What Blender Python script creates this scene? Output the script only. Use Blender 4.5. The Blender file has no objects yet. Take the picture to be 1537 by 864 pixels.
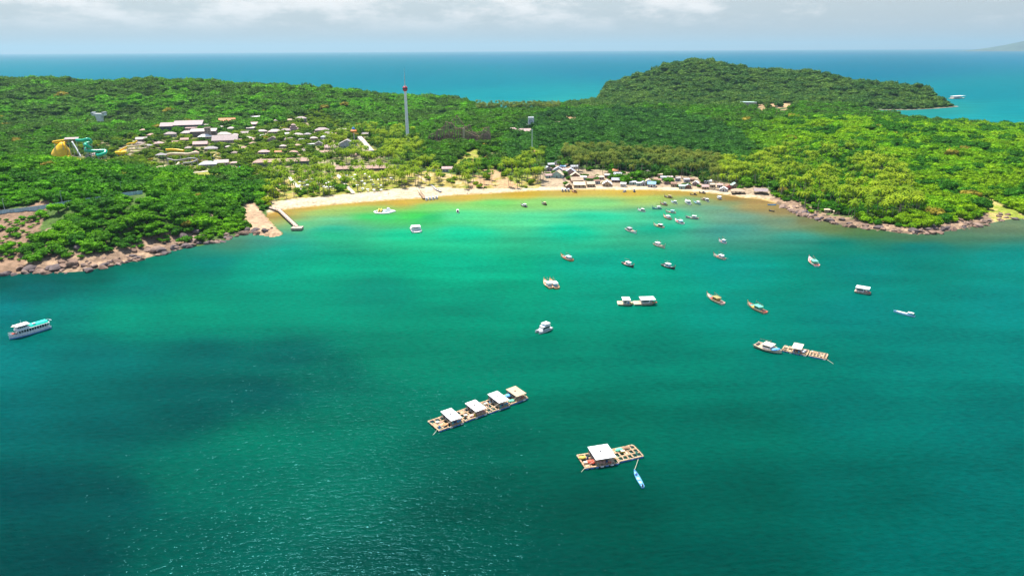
import bpy, math, random
import numpy as np
from mathutils import Vector, Matrix
R = math.radians
C = bpy.context.scene.collection
SC = bpy.context.scene

# ------------------------------------------------------------------ camera
IW, IH, FPX = 1537.0, 864.0, 1025.0
CAM_H = 120.0
PITCH = math.atan((432 - 75) / FPX)
ROLL = 8.0 / 1537.0
_R0 = np.array([1.0, 0, 0]); _U0 = np.array([0, math.sin(PITCH), math.cos(PITCH)])
FWD = np.array([0, math.cos(PITCH), -math.sin(PITCH)])
RIGHT = math.cos(ROLL) * _R0 - math.sin(ROLL) * _U0
UP = math.sin(ROLL) * _R0 + math.cos(ROLL) * _U0
cam_data = bpy.data.cameras.new('camera')
cam = bpy.data.objects.new('camera', cam_data); C.objects.link(cam)
cam_data.sensor_width = 36.0; cam_data.lens = 36.0 * FPX / IW
cam_data.clip_start = 1.0; cam_data.clip_end = 400000.0
cam.matrix_world = Matrix(((RIGHT[0], UP[0], -FWD[0], 0), (RIGHT[1], UP[1], -FWD[1], 0), (RIGHT[2], UP[2], -FWD[2], CAM_H), (0, 0, 0, 1)))
SC.camera = cam

# ------------------------------------------------------------------ world, sun, exposure
SUN_EL, SUN_AZ = R(66), R(-30)          # azimuth from +Y, clockwise positive
world = bpy.data.worlds.new('World'); SC.world = world; world.use_nodes = True
nt = world.node_tree; nt.nodes.clear()
n_out = nt.nodes.new('ShaderNodeOutputWorld'); n_bg = nt.nodes.new('ShaderNodeBackground')
n_sky = nt.nodes.new('ShaderNodeTexSky'); n_sky.sky_type = 'NISHITA'; n_sky.sun_disc = False
n_sky.sun_elevation = SUN_EL; n_sky.sun_rotation = SUN_AZ; n_sky.altitude = 100; n_sky.air_density = 1.0; n_sky.dust_density = 2.0; n_sky.ozone_density = 1.5
n_bg.inputs['Strength'].default_value = 0.12
# cumulus bank low over the horizon: clouds on a flat layer, seen in perspective
tc = nt.nodes.new('ShaderNodeTexCoord'); sep = nt.nodes.new('ShaderNodeSeparateXYZ')
nt.links.new(tc.outputs['Generated'], sep.inputs[0])
def wmath(op, a, b=None):
    n = nt.nodes.new('ShaderNodeMath'); n.operation = op
    for i, v in enumerate((a, b)):
        if v is None: continue
        if isinstance(v, (int, float)): n.inputs[i].default_value = v
        else: nt.links.new(v, n.inputs[i])
    return n.outputs[0]
def wramp(v, a, b, lo=0.0, hi=1.0):
    n = nt.nodes.new('ShaderNodeMapRange'); n.interpolation_type = 'SMOOTHSTEP'
    nt.links.new(v, n.inputs[0]); n.inputs[1].default_value = a; n.inputs[2].default_value = b; n.inputs[3].default_value = lo; n.inputs[4].default_value = hi
    return n.outputs[0]
az = wmath('ARCTAN2', sep.outputs[0], sep.outputs[1])
cmb = nt.nodes.new('ShaderNodeCombineXYZ')
nt.links.new(wmath('MULTIPLY', az, 9.0), cmb.inputs[0]); nt.links.new(wmath('MULTIPLY', sep.outputs[2], 27.0), cmb.inputs[1])
n1 = nt.nodes.new('ShaderNodeTexNoise'); n1.inputs['Scale'].default_value = 1.0; n1.inputs['Detail'].default_value = 8; n1.inputs['Roughness'].default_value = 0.62
nt.links.new(cmb.outputs[0], n1.inputs['Vector'])
band = wmath('MULTIPLY', wramp(sep.outputs[2], 0.016, 0.05), wramp(sep.outputs[2], 0.12, 0.4, 1.0, 0.3))
left = wramp(az, 0.15, 0.42, 0.0, -0.12)          # fewer clouds to the right
dens = wmath('ADD', n1.outputs['Fac'], left)
cl = wmath('MULTIPLY', wramp(dens, 0.40, 0.62), band)
haze_band = wramp(sep.outputs[2], 0.0, 0.30, 0.95, 0.0)
hazec = nt.nodes.new('ShaderNodeMix'); hazec.data_type = 'RGBA'
nt.links.new(haze_band, hazec.inputs[0]); nt.links.new(n_sky.outputs[0], hazec.inputs[6]); hazec.inputs[7].default_value = (1.86, 2.08, 2.26, 1)
mixc = nt.nodes.new('ShaderNodeMix'); mixc.data_type = 'RGBA'
nt.links.new(wmath('MULTIPLY', cl, 0.85), mixc.inputs[0]); nt.links.new(hazec.outputs[2], mixc.inputs[6]); mixc.inputs[7].default_value = (3.7, 3.62, 3.6, 1)
nt.links.new(mixc.outputs[2], n_bg.inputs['Color']); nt.links.new(n_bg.outputs[0], n_out.inputs[0])

sun_d = bpy.data.lights.new('sun', 'SUN'); sun_d.energy = 4.3; sun_d.angle = R(0.53); sun_d.color = (1.0, 0.955, 0.88)
sun = bpy.data.objects.new('sun', sun_d); C.objects.link(sun)
sdir = Vector((math.sin(SUN_AZ) * math.cos(SUN_EL), math.cos(SUN_AZ) * math.cos(SUN_EL), math.sin(SUN_EL)))
sun.rotation_euler = sdir.to_track_quat('Z', 'Y').to_euler(); sun.location = (0, 0, 300)
SC.view_settings.view_transform = 'Standard'; SC.view_settings.look = 'None'; SC.view_settings.gamma = 1.0; SC.view_settings.use_curve_mapping = False
SC.view_settings.exposure = 1.2
SC.cycles.use_denoising = True
SC.cycles.denoiser = 'OPENIMAGEDENOISE'; SC.cycles.denoising_input_passes = 'RGB_ALBEDO_NORMAL'; SC.cycles.denoising_prefilter = 'ACCURATE'
SC.cycles.max_bounces = 6; SC.cycles.diffuse_bounces = 2; SC.cycles.glossy_bounces = 2; SC.cycles.transmission_bounces = 2; SC.cycles.transparent_max_bounces = 8; SC.cycles.volume_bounces = 0
SC.cycles.caustics_reflective = False; SC.cycles.caustics_refractive = False
SC.cycles.sample_clamp_indirect = 4.0; SC.cycles.sample_clamp_direct = 4.0

# ------------------------------------------------------------------ survey: bearings read off the photograph, put on real ground
def ray(px, py):
    px = np.asarray(px, float); py = np.asarray(py, float)
    a = (px - IW / 2) / FPX; b = (IH / 2 - py) / FPX
    return FWD + a[..., None] * RIGHT + b[..., None] * UP
def at_z(px, py, z=0.0):
    d = ray(px, py); t = (z - CAM_H) / d[..., 2]
    return np.stack([d[..., 0] * t, d[..., 1] * t, np.full_like(t, 0) + z], -1)
def at_d(px, py, D):
    d = ray(px, py); t = D / d[..., 1]
    return np.stack([d[..., 0] * t, np.full_like(t, 0) + D, CAM_H + d[..., 2] * t], -1)
def to_px(x, y, z):
    x = np.asarray(x, float); v = np.stack([x, np.asarray(y, float), np.asarray(z, float) - CAM_H], -1)
    f = v @ FWD; f = np.where(f < 1, 1, f)
    return IW / 2 + FPX * (v @ RIGHT) / f, IH / 2 - FPX * (v @ UP) / f

# ------------------------------------------------------------------ coast
front = [(-420, 430), (-150, 418), (0, 411), (30, 411), (60, 407), (95, 409), (125, 407), (150, 402), (175, 397), (205, 391), (236, 383), (262, 375), (300, 369), (330, 363), (350, 356), (366, 349), (380, 347), (392, 352), (408, 355), (420, 354), (425, 350), (418, 344), (410, 336), (401, 328), (400, 323), (412, 319), (429, 315), (460, 311.5), (512, 307), (540, 304.5), (592, 300.6), (631, 298.5), (657, 296), (683, 293.6), (740, 291), (800, 287), (858, 286), (894, 285.6), (960, 285.7), (1018, 287), (1065, 290.4), (1095, 294), (1112, 297), (1140, 299), (1160, 304), (1176, 311), (1196, 321), (1215, 327), (1240, 333), (1259, 337), (1290, 342), (1319, 345), (1345, 349), (1371, 351.5), (1400, 350), (1423, 347), (1450, 342), (1475, 338), (1495, 333), (1514, 329), (1537, 328), (1600, 330), (1750, 326)]
fw = at_z([p[0] for p in front], [p[1] for p in front])[:, :2]
back_px = [(1361, 165.5), (1400, 163.5), (1425, 161.5), (1441, 160)]
bw = at_z([p[0] for p in back_px], [p[1] for p in back_px])[:, :2]
bb = at_z([735, 780, 820, 845, 870, 890], [165.5, 164.5, 162.5, 158.5, 154.5, 151.5])[:, :2][::-1]
coast = np.concatenate([fw, [[900, 560], [1050, 700], [1020, 900], [820, 1050], [700, 1180], [690, 1330], [740, 1440]], bw,
                        [[1000, 1760], [860, 2000], [620, 2250], [360, 2250], [250, 2020]], bb,
                        [[-70, 1560], [-180, 1800], [-420, 1950], [-900, 1980], [-1500, 1900], [-2100, 1600], [-2200, 900], [-1500, 520]]])
def seg_dist(P, A, B):
    d = np.full(len(P), 1e9)
    for a, b in zip(A, B):
        ab = b - a; t = np.clip(((P - a) @ ab) / (ab @ ab + 1e-9), 0, 1)
        q = P - (a + t[:, None] * ab); d = np.minimum(d, np.einsum('ij,ij->i', q, q))
    return np.sqrt(d)
def inside(P, poly):
    x, y = P[:, 0], P[:, 1]; r = np.zeros(len(P), bool); n = len(poly)
    for i in range(n):
        x1, y1 = poly[i]; x2, y2 = poly[(i + 1) % n]
        c = ((y1 > y) != (y2 > y)); xi = (x2 - x1) * (y - y1) / ((y2 - y1) if y2 != y1 else 1e-9) + x1
        r ^= c & (x < xi)
    return r
def sdf(P):
    d = seg_dist(P, coast, np.roll(coast, -1, axis=0)); return np.where(inside(P, coast), d, -d)

def _hash(ix, iy, s):
    h = np.sin(ix * 127.1 + iy * 311.7 + s * 74.7) * 43758.5453
    return h - np.floor(h)
def vnoise(x, y, s=0):
    ix, iy = np.floor(x), np.floor(y); fx, fy = x - ix, y - iy
    fx = fx * fx * (3 - 2 * fx); fy = fy * fy * (3 - 2 * fy)
    a = _hash(ix, iy, s); b = _hash(ix + 1, iy, s); c = _hash(ix, iy + 1, s); d = _hash(ix + 1, iy + 1, s)
    return (a * (1 - fx) + b * fx) * (1 - fy) + (c * (1 - fx) + d * fx) * fy
def fbm(x, y, s=0, o=4):
    t = 0; a = 0.5; n = 0
    for k in range(o):
        t = t + a * vnoise(x, y, s + k); n += a; a *= 0.5; x = x * 2.03; y = y * 2.03
    return t / n

# ------------------------------------------------------------------ terrain heights: crest lines and slopes as surveyed points
ctrl = []
def G(lst, drop=0.0):
    for px, py, D in lst:
        p = at_d(px, py, D); ctrl.append((p[0], p[1], max(p[2] - drop, 1.0)))
def Wp(lst): ctrl.extend(lst)
def G_plain(D, z, pxs):
    for px in pxs:
        p = at_d(px, 200, D); ctrl.append((p[0], p[1], z))
# left headland
G([(-250, 240, 560), (-100, 236, 560), (0, 237, 560), (60, 243, 560), (120, 249, 560), (200, 262, 560), (270, 268, 575)], 7.5)
G([(330, 285, 560), (390, 290, 570)], 6)
G([(-150, 330, 440), (0, 327, 455), (100, 310, 465), (200, 300, 475), (300, 306, 490), (350, 312, 500)], 3)
G([(-150, 370, 410), (0, 368, 410), (100, 364, 412), (200, 350, 425), (290, 338, 445), (340, 330, 465)], 1)
G_plain(680, 12, [-200, 0, 100]); G_plain(690, 8, [200]); G_plain(690, 5, [300])
# plain with the resort and the village
for D, z in ((660, 3.0), (760, 4.0), (880, 6), (1000, 8.5)):
    G_plain(D, z, [350, 450, 600, 750, 900])
G_plain(760, 5, [0, 100, 200]); G_plain(880, 8, [-100, 0, 100, 200]); G_plain(1000, 13, [-150, 0, 100, 200, 300])
for D, z in ((1150, 9), (1300, 7), (1430, 5)): G_plain(D, z, [700, 800, 900])
# left hills
crest = [(-200, 112), (0, 113), (52, 113), (99, 115), (130, 121), (187, 115), (234, 115), (281, 116), (325, 121), (365, 125), (430, 124), (500, 128), (534, 131), (565, 139), (591, 142.5), (630, 151.6), (656, 154.5), (677, 158)]
for px, py in crest:
    D = 1480 - max(0, px - 500) * 0.35
    G([(px, py + 2, D)], 12.5)
G([(px, 160, 1220) for px in (-100, 50, 200, 350, 450)], 5); G([(550, 168, 1220), (620, 175, 1220)], 5)
G([(px, 188, 1090) for px in (0, 120)], 5)
G([(240, 178, 1130), (330, 176, 1130), (450, 176, 1130)], 6)
G_plain(1750, 20, [-100, 100, 300, 450]); G_plain(1620, 12, [560, 640])
# mountain on the far peninsula
G([(893, 147, 1790), (905, 145, 1800), (930, 138, 1820), (946, 128, 1840), (967, 117, 1860)], 12)
for px, py, D in [(998, 96, 1880), (1021, 88, 1890), (1040, 87, 1900), (1076, 90, 1890), (1094, 94, 1880), (1125, 100, 1870), (1164, 102, 1850), (1200, 103, 1830), (1237, 106, 1800), (1278, 118, 1770), (1319, 120, 1740), (1345, 122.5, 1720), (1371, 133, 1690), (1410, 139, 1650)]:
    G([(px, py + 2.5, D)], 12)
G([(950, 150, 1600), (1040, 130, 1650), (1120, 132, 1640), (1200, 135, 1620), (1280, 142, 1590), (1350, 150, 1560)], 5)
G_plain(1420, 8, [950, 1050]); G_plain(1400, 12, [1130, 1200]); G_plain(1440, 9, [1280])
Wp([(480, 2150, 40), (700, 2050, 30), (300, 2000, 25)])
# middle valley and near right hill
G([(950, 215, 880), (1040, 212, 880), (950, 185, 1120), (1050, 185, 1120), (1130, 176, 1130)], 5)
G([(1130, 192, 950), (1200, 172, 960), (1280, 168, 950), (1345, 168, 940), (1371, 170, 930), (1397, 173, 920), (1431, 178, 910), (1462, 185, 900), (1489, 187, 890), (1501, 185, 880), (1537, 183, 870), (1640, 178, 860), (1750, 200, 800)], 19)
G([(1100, 240, 720), (1200, 232, 700), (1300, 228, 690), (1400, 226, 690), (1500, 224, 700), (1620, 230, 690)], 11)
G([(1150, 268, 630), (1230, 282, 580), (1320, 290, 560), (1420, 290, 560), (1500, 284, 580), (1600, 290, 560)], 4)
G_plain(1180, 5, [1200, 1270, 1330]); G_plain(1120, 4, [1390, 1440]); G_plain(1050, 4, [1480, 1540, 1600]); G_plain(1280, 6, [1200, 1290])
G([(905, 153, 2030), (930, 146, 2060), (946, 138, 2060), (967, 127, 2050)], 12); G([(1410, 137, 1640), (1425, 144, 1610)], 6)
ctrl = np.array(ctrl)
_S = 1000.0
def _tps(r2): return np.where(r2 > 1e-12, 0.5 * r2 * np.log(np.maximum(r2, 1e-12)), 0)
def _fit(c):
    P = c[:, :2] / _S; n = len(P)
    K = _tps(((P[:, None] - P[None]) ** 2).sum(-1)) + 2e-5 * np.eye(n)
    Q = np.concatenate([np.ones((n, 1)), P], 1)
    A = np.block([[K, Q], [Q.T, np.zeros((3, 3))]])
    return P, np.linalg.solve(A, np.concatenate([c[:, 2], np.zeros(3)]))
_cp, _cw = _fit(ctrl)
def sstep(x, a, b):
    t = np.clip((x - a) / (b - a), 0, 1); return t * t * (3 - 2 * t)
def rbf_h(P):
    out = np.empty(len(P)); n = len(_cp)
    for i in range(0, len(P), 20000):
        q = P[i:i + 20000] / _S
        k = _tps(((q[:, None] - _cp[None]) ** 2).sum(-1))
        out[i:i + 20000] = k @ _cw[:n] + _cw[n] + q @ _cw[n + 1:]
    return out
bank = at_z([396, 366], [349, 330]); 
groyne = at_z([368, 366, 372, 386, 402, 418, 425, 412, 399, 385], [306, 330, 344, 350, 354, 354, 350, 339, 325, 305], 1.5)[:, :2]
def terrain(P):
    P = np.asarray(P, float).reshape(-1, 2); s = sdf(P)
    h = np.clip(rbf_h(P), 1.2, 115)
    bf = sstep(P[:, 0], -245, -165) * (1 - sstep(P[:, 0], 180, 230)) * (1 - sstep(P[:, 1], 640, 740)); w = 42 + 48 * bf
    z = np.minimum(np.maximum(s, 0) * 0.06, 1.6) + (h - 1.0) * sstep(s, 4 + 14 * bf, w)
    rocky = (1 - bf) * (P[:, 1] < 640)
    z = z + rocky * (fbm(P[:, 0] / 9, P[:, 1] / 9, 3) - 0.35) * 3.0 * sstep(s, 0, 8)
    z = z + (fbm(P[:, 0] / 60, P[:, 1] / 60, 9) - 0.5) * 5 * sstep(s, 60, 140) * sstep(h, 10, 30)
    g = inside(P, groyne); z = np.where(g, np.minimum(np.maximum(z, 1.6), 2.2), z)
    return np.where(s > 0, np.maximum(z, 0.02), np.maximum(s * 0.12, -5))
def hit(px, py, dmin=330, dmax=2300):
    Y = np.arange(dmin, dmax, 2.0); p = at_d(np.full_like(Y, px), np.full_like(Y, py), Y)
    d = p[:, 2] - np.maximum(terrain(p[:, :2]), 0)
    k = np.nonzero(d <= 0)[0]; k = k[0] if len(k) else len(Y) - 1
    q = p[k]; return float(q[0]), float(q[1]), float(max(terrain(q[None, :2])[0], 0))

# ------------------------------------------------------------------ mesh and material helpers
def s2l(c):
    c = np.asarray(c, float) / 255.0
    return np.where(c <= 0.04045, c / 12.92, ((c + 0.055) / 1.055) ** 2.4)
def new_mesh(name, verts, faces):
    me = bpy.data.meshes.new(name); me.from_pydata([tuple(v) for v in verts], [], faces); me.update(); return me
def grid_mesh(name, V, nr, nc, keep=None):
    idx = np.arange(nr * nc).reshape(nr, nc)
    q = np.stack([idx[:-1, :-1], idx[:-1, 1:], idx[1:, 1:], idx[1:, :-1]], -1).reshape(-1, 4)
    if keep is not None: q = q[keep[q].any(1)]
    me = bpy.data.meshes.new(name)
    me.vertices.add(len(V)); me.vertices.foreach_set('co', np.ascontiguousarray(V, np.float32).ravel())
    me.loops.add(len(q) * 4); me.loops.foreach_set('vertex_index', q.astype(np.int32).ravel())
    me.polygons.add(len(q)); me.polygons.foreach_set('loop_start', np.arange(0, len(q) * 4, 4, dtype=np.int32))
    me.update(calc_edges=True); me.validate(); me.shade_smooth(); return me
def set_attr(me, name, col):
    a = me.attributes.new(name, 'FLOAT_COLOR', 'POINT'); c = np.ones((len(col), 4), np.float32); c[:, :3] = col
    a.data.foreach_set('color', c.ravel())

MATS = {}
def nodes_of(name):
    m = bpy.data.materials.new(name); m.use_nodes = True; t = m.node_tree
    return m, t, t.nodes['Principled BSDF']
def mat(name, rgb, rough=0.7, var=0.18, scale=1.5, metallic=0.0, bump=0.0, stretch=(1, 1, 1), dirt=None, spec=0.3):
    if name in MATS: return MATS[name]
    m, t, b = nodes_of(name); L = t.links
    tcn = t.nodes.new('ShaderNodeTexCoord'); mp = t.nodes.new('ShaderNodeMapping'); mp.inputs['Scale'].default_value = stretch
    L.new(tcn.outputs['Object'], mp.inputs[0])
    nz = t.nodes.new('ShaderNodeTexNoise'); nz.inputs['Scale'].default_value = scale; nz.inputs['Detail'].default_value = 5
    L.new(mp.outputs[0], nz.inputs['Vector'])
    mr = t.nodes.new('ShaderNodeMapRange'); mr.inputs[1].default_value = 0.3; mr.inputs[2].default_value = 0.7
    L.new(nz.outputs['Fac'], mr.inputs[0])
    mx = t.nodes.new('ShaderNodeMix'); mx.data_type = 'RGBA'; L.new(mr.outputs[0], mx.inputs[0])
    d = np.array(dirt if dirt is not None else np.array(rgb) * (1 - 2 * var)); l = np.minimum(np.array(rgb) * (1 + var), 0.95)
    mx.inputs[6].default_value = (*np.maximum(d, 0.004), 1); mx.inputs[7].default_value = (*l, 1)
    L.new(mx.outputs[2], b.inputs['Base Color']); b.inputs['Roughness'].default_value = rough; b.inputs['Metallic'].default_value = metallic
    b.inputs['Specular IOR Level'].default_value = spec
    if bump:
        bp = t.nodes.new('ShaderNodeBump'); bp.inputs['Strength'].default_value = 1; bp.inputs['Distance'].default_value = bump
        L.new(nz.outputs['Fac'], bp.inputs['Height']); L.new(bp.outputs[0], b.inputs['Normal'])
    MATS[name] = m; return m
def tag(o, label=None, cat=None, group=None, kind=None):
    if label: o['label'] = label
    if cat: o['category'] = cat
    if group: o['group'] = group
    if kind: o['kind'] = kind
    return o
def link_mesh(name, me, m, parent=None):
    o = bpy.data.objects.new(name, me); C.objects.link(o)
    if m is not None and not me.materials: me.materials.append(m)
    if parent is not None: o.parent = parent
    return o
def empty(name, loc, rz=0.0, label=None, cat=None, group=None, scale=1.0):
    o = bpy.data.objects.new(name, None); C.objects.link(o); o.empty_display_size = 0.5
    o.location = loc; o.rotation_euler = (0, 0, rz); o.scale = (scale,) * 3
    return tag(o, label, cat, group)
KIDS = {}
def copy_thing(src, loc, rz, label=None, scale=None, group=None):
    c = src.copy(); C.objects.link(c); c.location = loc; c.rotation_euler = (src.rotation_euler[0], src.rotation_euler[1], rz)
    if label: c['label'] = label
    if group: c['group'] = group
    if scale: c.scale = (scale,) * 3
    if src.name not in KIDS:
        KIDS[src.name] = [(k, list(k.children)) for k in src.children]
    for k, sub in KIDS[src.name]:
        d = k.copy(); C.objects.link(d); d.parent = c
        for g in sub:
            e = g.copy(); C.objects.link(e); e.parent = d
    return c
class MB:
    def __init__(s): s.v = []; s.f = []
    def add(s, vs, fs):
        n = len(s.v); s.v.extend([tuple(map(float, v)) for v in vs]); s.f.extend([tuple(n + i for i in f) for f in fs]); return s
    def box(s, x0, x1, y0, y1, z0, z1):
        return s.add([(x0, y0, z0), (x1, y0, z0), (x1, y1, z0), (x0, y1, z0), (x0, y0, z1), (x1, y0, z1), (x1, y1, z1), (x0, y1, z1)],
                     [(3, 2, 1, 0), (4, 5, 6, 7), (0, 1, 5, 4), (1, 2, 6, 5), (2, 3, 7, 6), (3, 0, 4, 7)])
    def cbox(s, cx, cy, cz, sx, sy, sz): return s.box(cx - sx / 2, cx + sx / 2, cy - sy / 2, cy + sy / 2, cz - sz / 2, cz + sz / 2)
    def bar(s, a, b, w, h=None):
        a, b = Vector(a), Vector(b); h = h or w; d = (b - a).normalized(); up = Vector((0, 0, 1)) if abs(d.z) < 0.95 else Vector((0, 1, 0))
        x = d.cross(up).normalized() * w / 2; y = x.cross(d).normalized() * h / 2
        return s.add([a - x - y, a + x - y, a + x + y, a - x + y, b - x - y, b + x - y, b + x + y, b - x + y],
                     [(3, 2, 1, 0), (4, 5, 6, 7), (0, 1, 5, 4), (1, 2, 6, 5), (2, 3, 7, 6), (3, 0, 4, 7)])
    def tube(s, pts, r, n=8, cap=True):
        pts = [Vector(p) for p in pts]; rs = r if isinstance(r, (list, tuple)) else [r] * len(pts); V = []; F = []; px = None
        for i, p in enumerate(pts):
            d = (pts[min(i + 1, len(pts) - 1)] - pts[max(i - 1, 0)]).normalized()
            if px is None: px = d.cross(Vector((0, 0, 1)) if abs(d.z) < 0.9 else Vector((1, 0, 0))).normalized()
            x = (px - d * px.dot(d)).normalized(); px = x; y = d.cross(x)
            for k in range(n):
                t = 2 * math.pi * k / n; V.append(p + (x * math.cos(t) + y * math.sin(t)) * rs[i])
        for i in range(len(pts) - 1):
            for k in range(n):
                F.append((i * n + k, i * n + (k + 1) % n, (i + 1) * n + (k + 1) % n, (i + 1) * n + k))
        if cap: F += [tuple(range(n))[::-1], tuple((len(pts) - 1) * n + k for k in range(n))]
        return s.add(V, F)
    def lathe(s, prof, n=12, c=(0, 0, 0), ax=(1, 1)):
        V = []; F = []
        for r, z in prof:
            for k in range(n):
                t = 2 * math.pi * k / n; V.append((c[0] + r * ax[0] * math.cos(t), c[1] + r * ax[1] * math.sin(t), c[2] + z))
        for i in range(len(prof) - 1):
            for k in range(n): F.append((i * n + k, i * n + (k + 1) % n, (i + 1) * n + (k + 1) % n, (i + 1) * n + k))
        F += [tuple(range(n))[::-1], tuple((len(prof) - 1) * n + k for k in range(n))]
        return s.add(V, F)
    def prism(s, pts, z0, z1):
        n = len(pts)
        return s.add([(x, y, z0) for x, y in pts] + [(x, y, z1) for x, y in pts],
                     [tuple(range(n))[::-1], tuple(range(n, 2 * n))] + [(i, (i + 1) % n, n + (i + 1) % n, n + i) for i in range(n)])
    def loft(s, rings, cap=True):
        n = len(rings[0]); V = [p for r in rings for p in r]; F = []
        for i in range(len(rings) - 1):
            for k in range(n): F.append((i * n + k, i * n + (k + 1) % n, (i + 1) * n + (k + 1) % n, (i + 1) * n + k))
        if cap: F += [tuple(range(n))[::-1], tuple((len(rings) - 1) * n + k for k in range(n))]
        return s.add(V, F)
    def mesh(s, name): return new_mesh(name, s.v, s.f)
    def build(s, name, m, parent=None, smooth=False):
        me = s.mesh(name)
        if smooth: me.shade_smooth()
        return link_mesh(name, me, m, parent)
# ================================================================== LARGE STRUCTURE
# ------------------------------------------------------------------ terrain sheet
def zone(pts, z=4.0): return at_z([p[0] for p in pts], [p[1] for p in pts], z)[:, :2]
Z_BEACH = zone([(398, 330), (405, 306), (440, 300), (520, 292), (560, 288), (600, 284), (640, 281), (700, 284), (760, 283), (812, 281), (880, 279), (960, 280), (1020, 281), (1075, 285), (1110, 290), (1140, 294), (1165, 303), (1150, 315), (1000, 320), (700, 320), (430, 345)], 1.0)
Z_SCRUB = zone([(400, 308), (395, 285), (440, 262), (520, 258), (600, 254), (690, 262), (760, 262), (815, 262), (830, 282), (700, 292), (560, 295), (430, 312)])
Z_VILL = zone([(812, 284), (812, 262), (822, 250), (845, 243), (860, 252), (900, 255), (980, 258), (1050, 262), (1090, 272), (1150, 280), (1165, 292), (1110, 296), (1000, 288)])
Z_LAWN = [zone([(283, 277), (290, 262), (322, 258), (335, 263), (338, 276), (310, 280)]),
          zone([(676, 256), (685, 240), (700, 228), (722, 224), (738, 236), (736, 244), (712, 250)]),
          zone([(446, 292), (440, 266), (470, 261), (600, 256), (606, 284), (560, 290)]),
          zone([(537, 212), (542, 212), (562, 226), (570, 228), (556, 229), (543, 224)])]
Z_DIRT = [zone([(700, 282), (716, 258), (740, 250), (760, 262), (775, 274), (800, 282)]), zone([(815, 281), (812, 268), (848, 266), (850, 281)]), zone([(718, 236), (738, 229), (762, 232), (756, 238)], 5),
          zone([(623, 176), (626, 171), (634, 170), (639, 174)], 16), zone([(1128, 172), (1138, 160), (1190, 159), (1200, 171)], 9), zone([(836, 193), (846, 176), (864, 178), (874, 193)], 6), zone([(812, 188), (818, 178), (832, 178), (832, 188)], 6)]
Z_PARK = zone([(62, 250), (90, 226), (160, 215), (230, 212), (345, 205), (480, 180), (510, 190), (560, 212), (590, 250), (470, 262), (380, 262), (340, 256), (260, 262), (180, 258)], 6)
Z_GRASS = zone([(1466, 292), (1480, 288), (1505, 300), (1545, 316), (1600, 318), (1600, 326), (1500, 326), (1485, 312)], 6)
Z_ROCKL = zone([(-20, 400), (-20, 330), (30, 325), (78, 319), (62, 345), (34, 365), (28, 400)], 10)
yy = [330.0]
while yy[-1] < 2320: yy.append(yy[-1] + max(2.6, yy[-1] * 0.0058))
yy = np.array(yy); uu = np.linspace(-1.02, 1.02, 560)
TX = (yy[:, None] * uu[None]); TY = np.repeat(yy[:, None], len(uu), 1)
TP = np.stack([TX.ravel(), TY.ravel()], -1)
TS = sdf(TP); TZ = terrain(TP)
def land_colour(P, s, z):
    P = P + np.stack([fbm(P[:, 0] / 11, P[:, 1] / 11, 71) - 0.5, fbm(P[:, 0] / 11, P[:, 1] / 11, 77) - 0.5], -1) * 16 * sstep(s, 25, 60)[:, None]
    n = fbm(P[:, 0] / 14, P[:, 1] / 14, 5)[:, None]; n2 = fbm(P[:, 0] / 5, P[:, 1] / 5, 21)[:, None]
    c = np.array([0.058, 0.105, 0.020]) * (0.6 + 0.9 * n)                       # forest floor
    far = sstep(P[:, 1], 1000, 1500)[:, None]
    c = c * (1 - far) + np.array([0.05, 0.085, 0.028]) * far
    def put(m, col, k=1.0):
        nonlocal c
        m = np.asarray(m, float)[:, None] * k; c = c * (1 - m) + np.asarray(col) * (0.75 + 0.5 * n) * m
    rocky = (P[:, 1] < 640) & ((P[:, 0] < -215) | (P[:, 0] > 205))
    put(rocky & (s < np.where(P[:, 0] > 0, 17, 26)), (0.20, 0.135, 0.09)); put(rocky & (s < 4), (0.11, 0.082, 0.055)); put(rocky & (s < 22) & (n2[:, 0] > 0.55), (0.30, 0.205, 0.13))
    put(inside(P, Z_ROCKL), (0.21, 0.135, 0.085))
    pk = inside(P, Z_PARK); put(pk, (0.13, 0.13, 0.045)); put(pk & (n2[:, 0] > 0.62), (0.34, 0.27, 0.19)); put(pk & (n[:, 0] > 0.62), (0.14, 0.19, 0.03))
    sc = inside(P, Z_SCRUB); put(sc, (0.27, 0.22, 0.05)); put(sc & (n2[:, 0] > 0.56), (0.42, 0.32, 0.16)); put(sc & (n[:, 0] > 0.58), (0.16, 0.19, 0.03))
    for L_ in Z_LAWN: put(inside(P, L_), (0.19, 0.21, 0.025)); put(inside(P, L_) & (n2[:, 0] > 0.6), (0.26, 0.22, 0.06))
    for D_ in Z_DIRT: put(inside(P, D_) & (n[:, 0] > 0.42), (0.36, 0.23, 0.12))
    put(inside(P, Z_VILL), (0.30, 0.23, 0.15))
    put(inside(P, Z_BEACH) & (s < 70), (0.45, 0.36, 0.24)); put(inside(P, Z_BEACH) & (s < 4), (0.33, 0.22, 0.08))
    put((s < 14) & (P[:, 1] > 1400) & (P[:, 0] < 160), (0.55, 0.47, 0.34)); put((s < 5) & (P[:, 1] > 1400) & (P[:, 0] > 700), (0.22, 0.15, 0.11))
    put(inside(P, groyne), (0.36, 0.245, 0.15))
    g = rocky & (n2[:, 0] > 0.62) & (s > 24) & (P[:, 0] < 0) & (s < 60); put(g, (0.28, 0.2, 0.13))
    gr = inside(P, Z_GRASS); put(gr, (0.20, 0.24, 0.03)); put(gr & (n[:, 0] > 0.52), (0.34, 0.27, 0.09))
    return c
me = grid_mesh('terrain', np.stack([TX.ravel(), TY.ravel(), TZ], -1), len(yy), len(uu), TZ > -4.5)
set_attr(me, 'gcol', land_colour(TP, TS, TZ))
m, t, b = nodes_of('terrain_soil'); L = t.links
an = t.nodes.new('ShaderNodeAttribute'); an.attribute_name = 'gcol'
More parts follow.
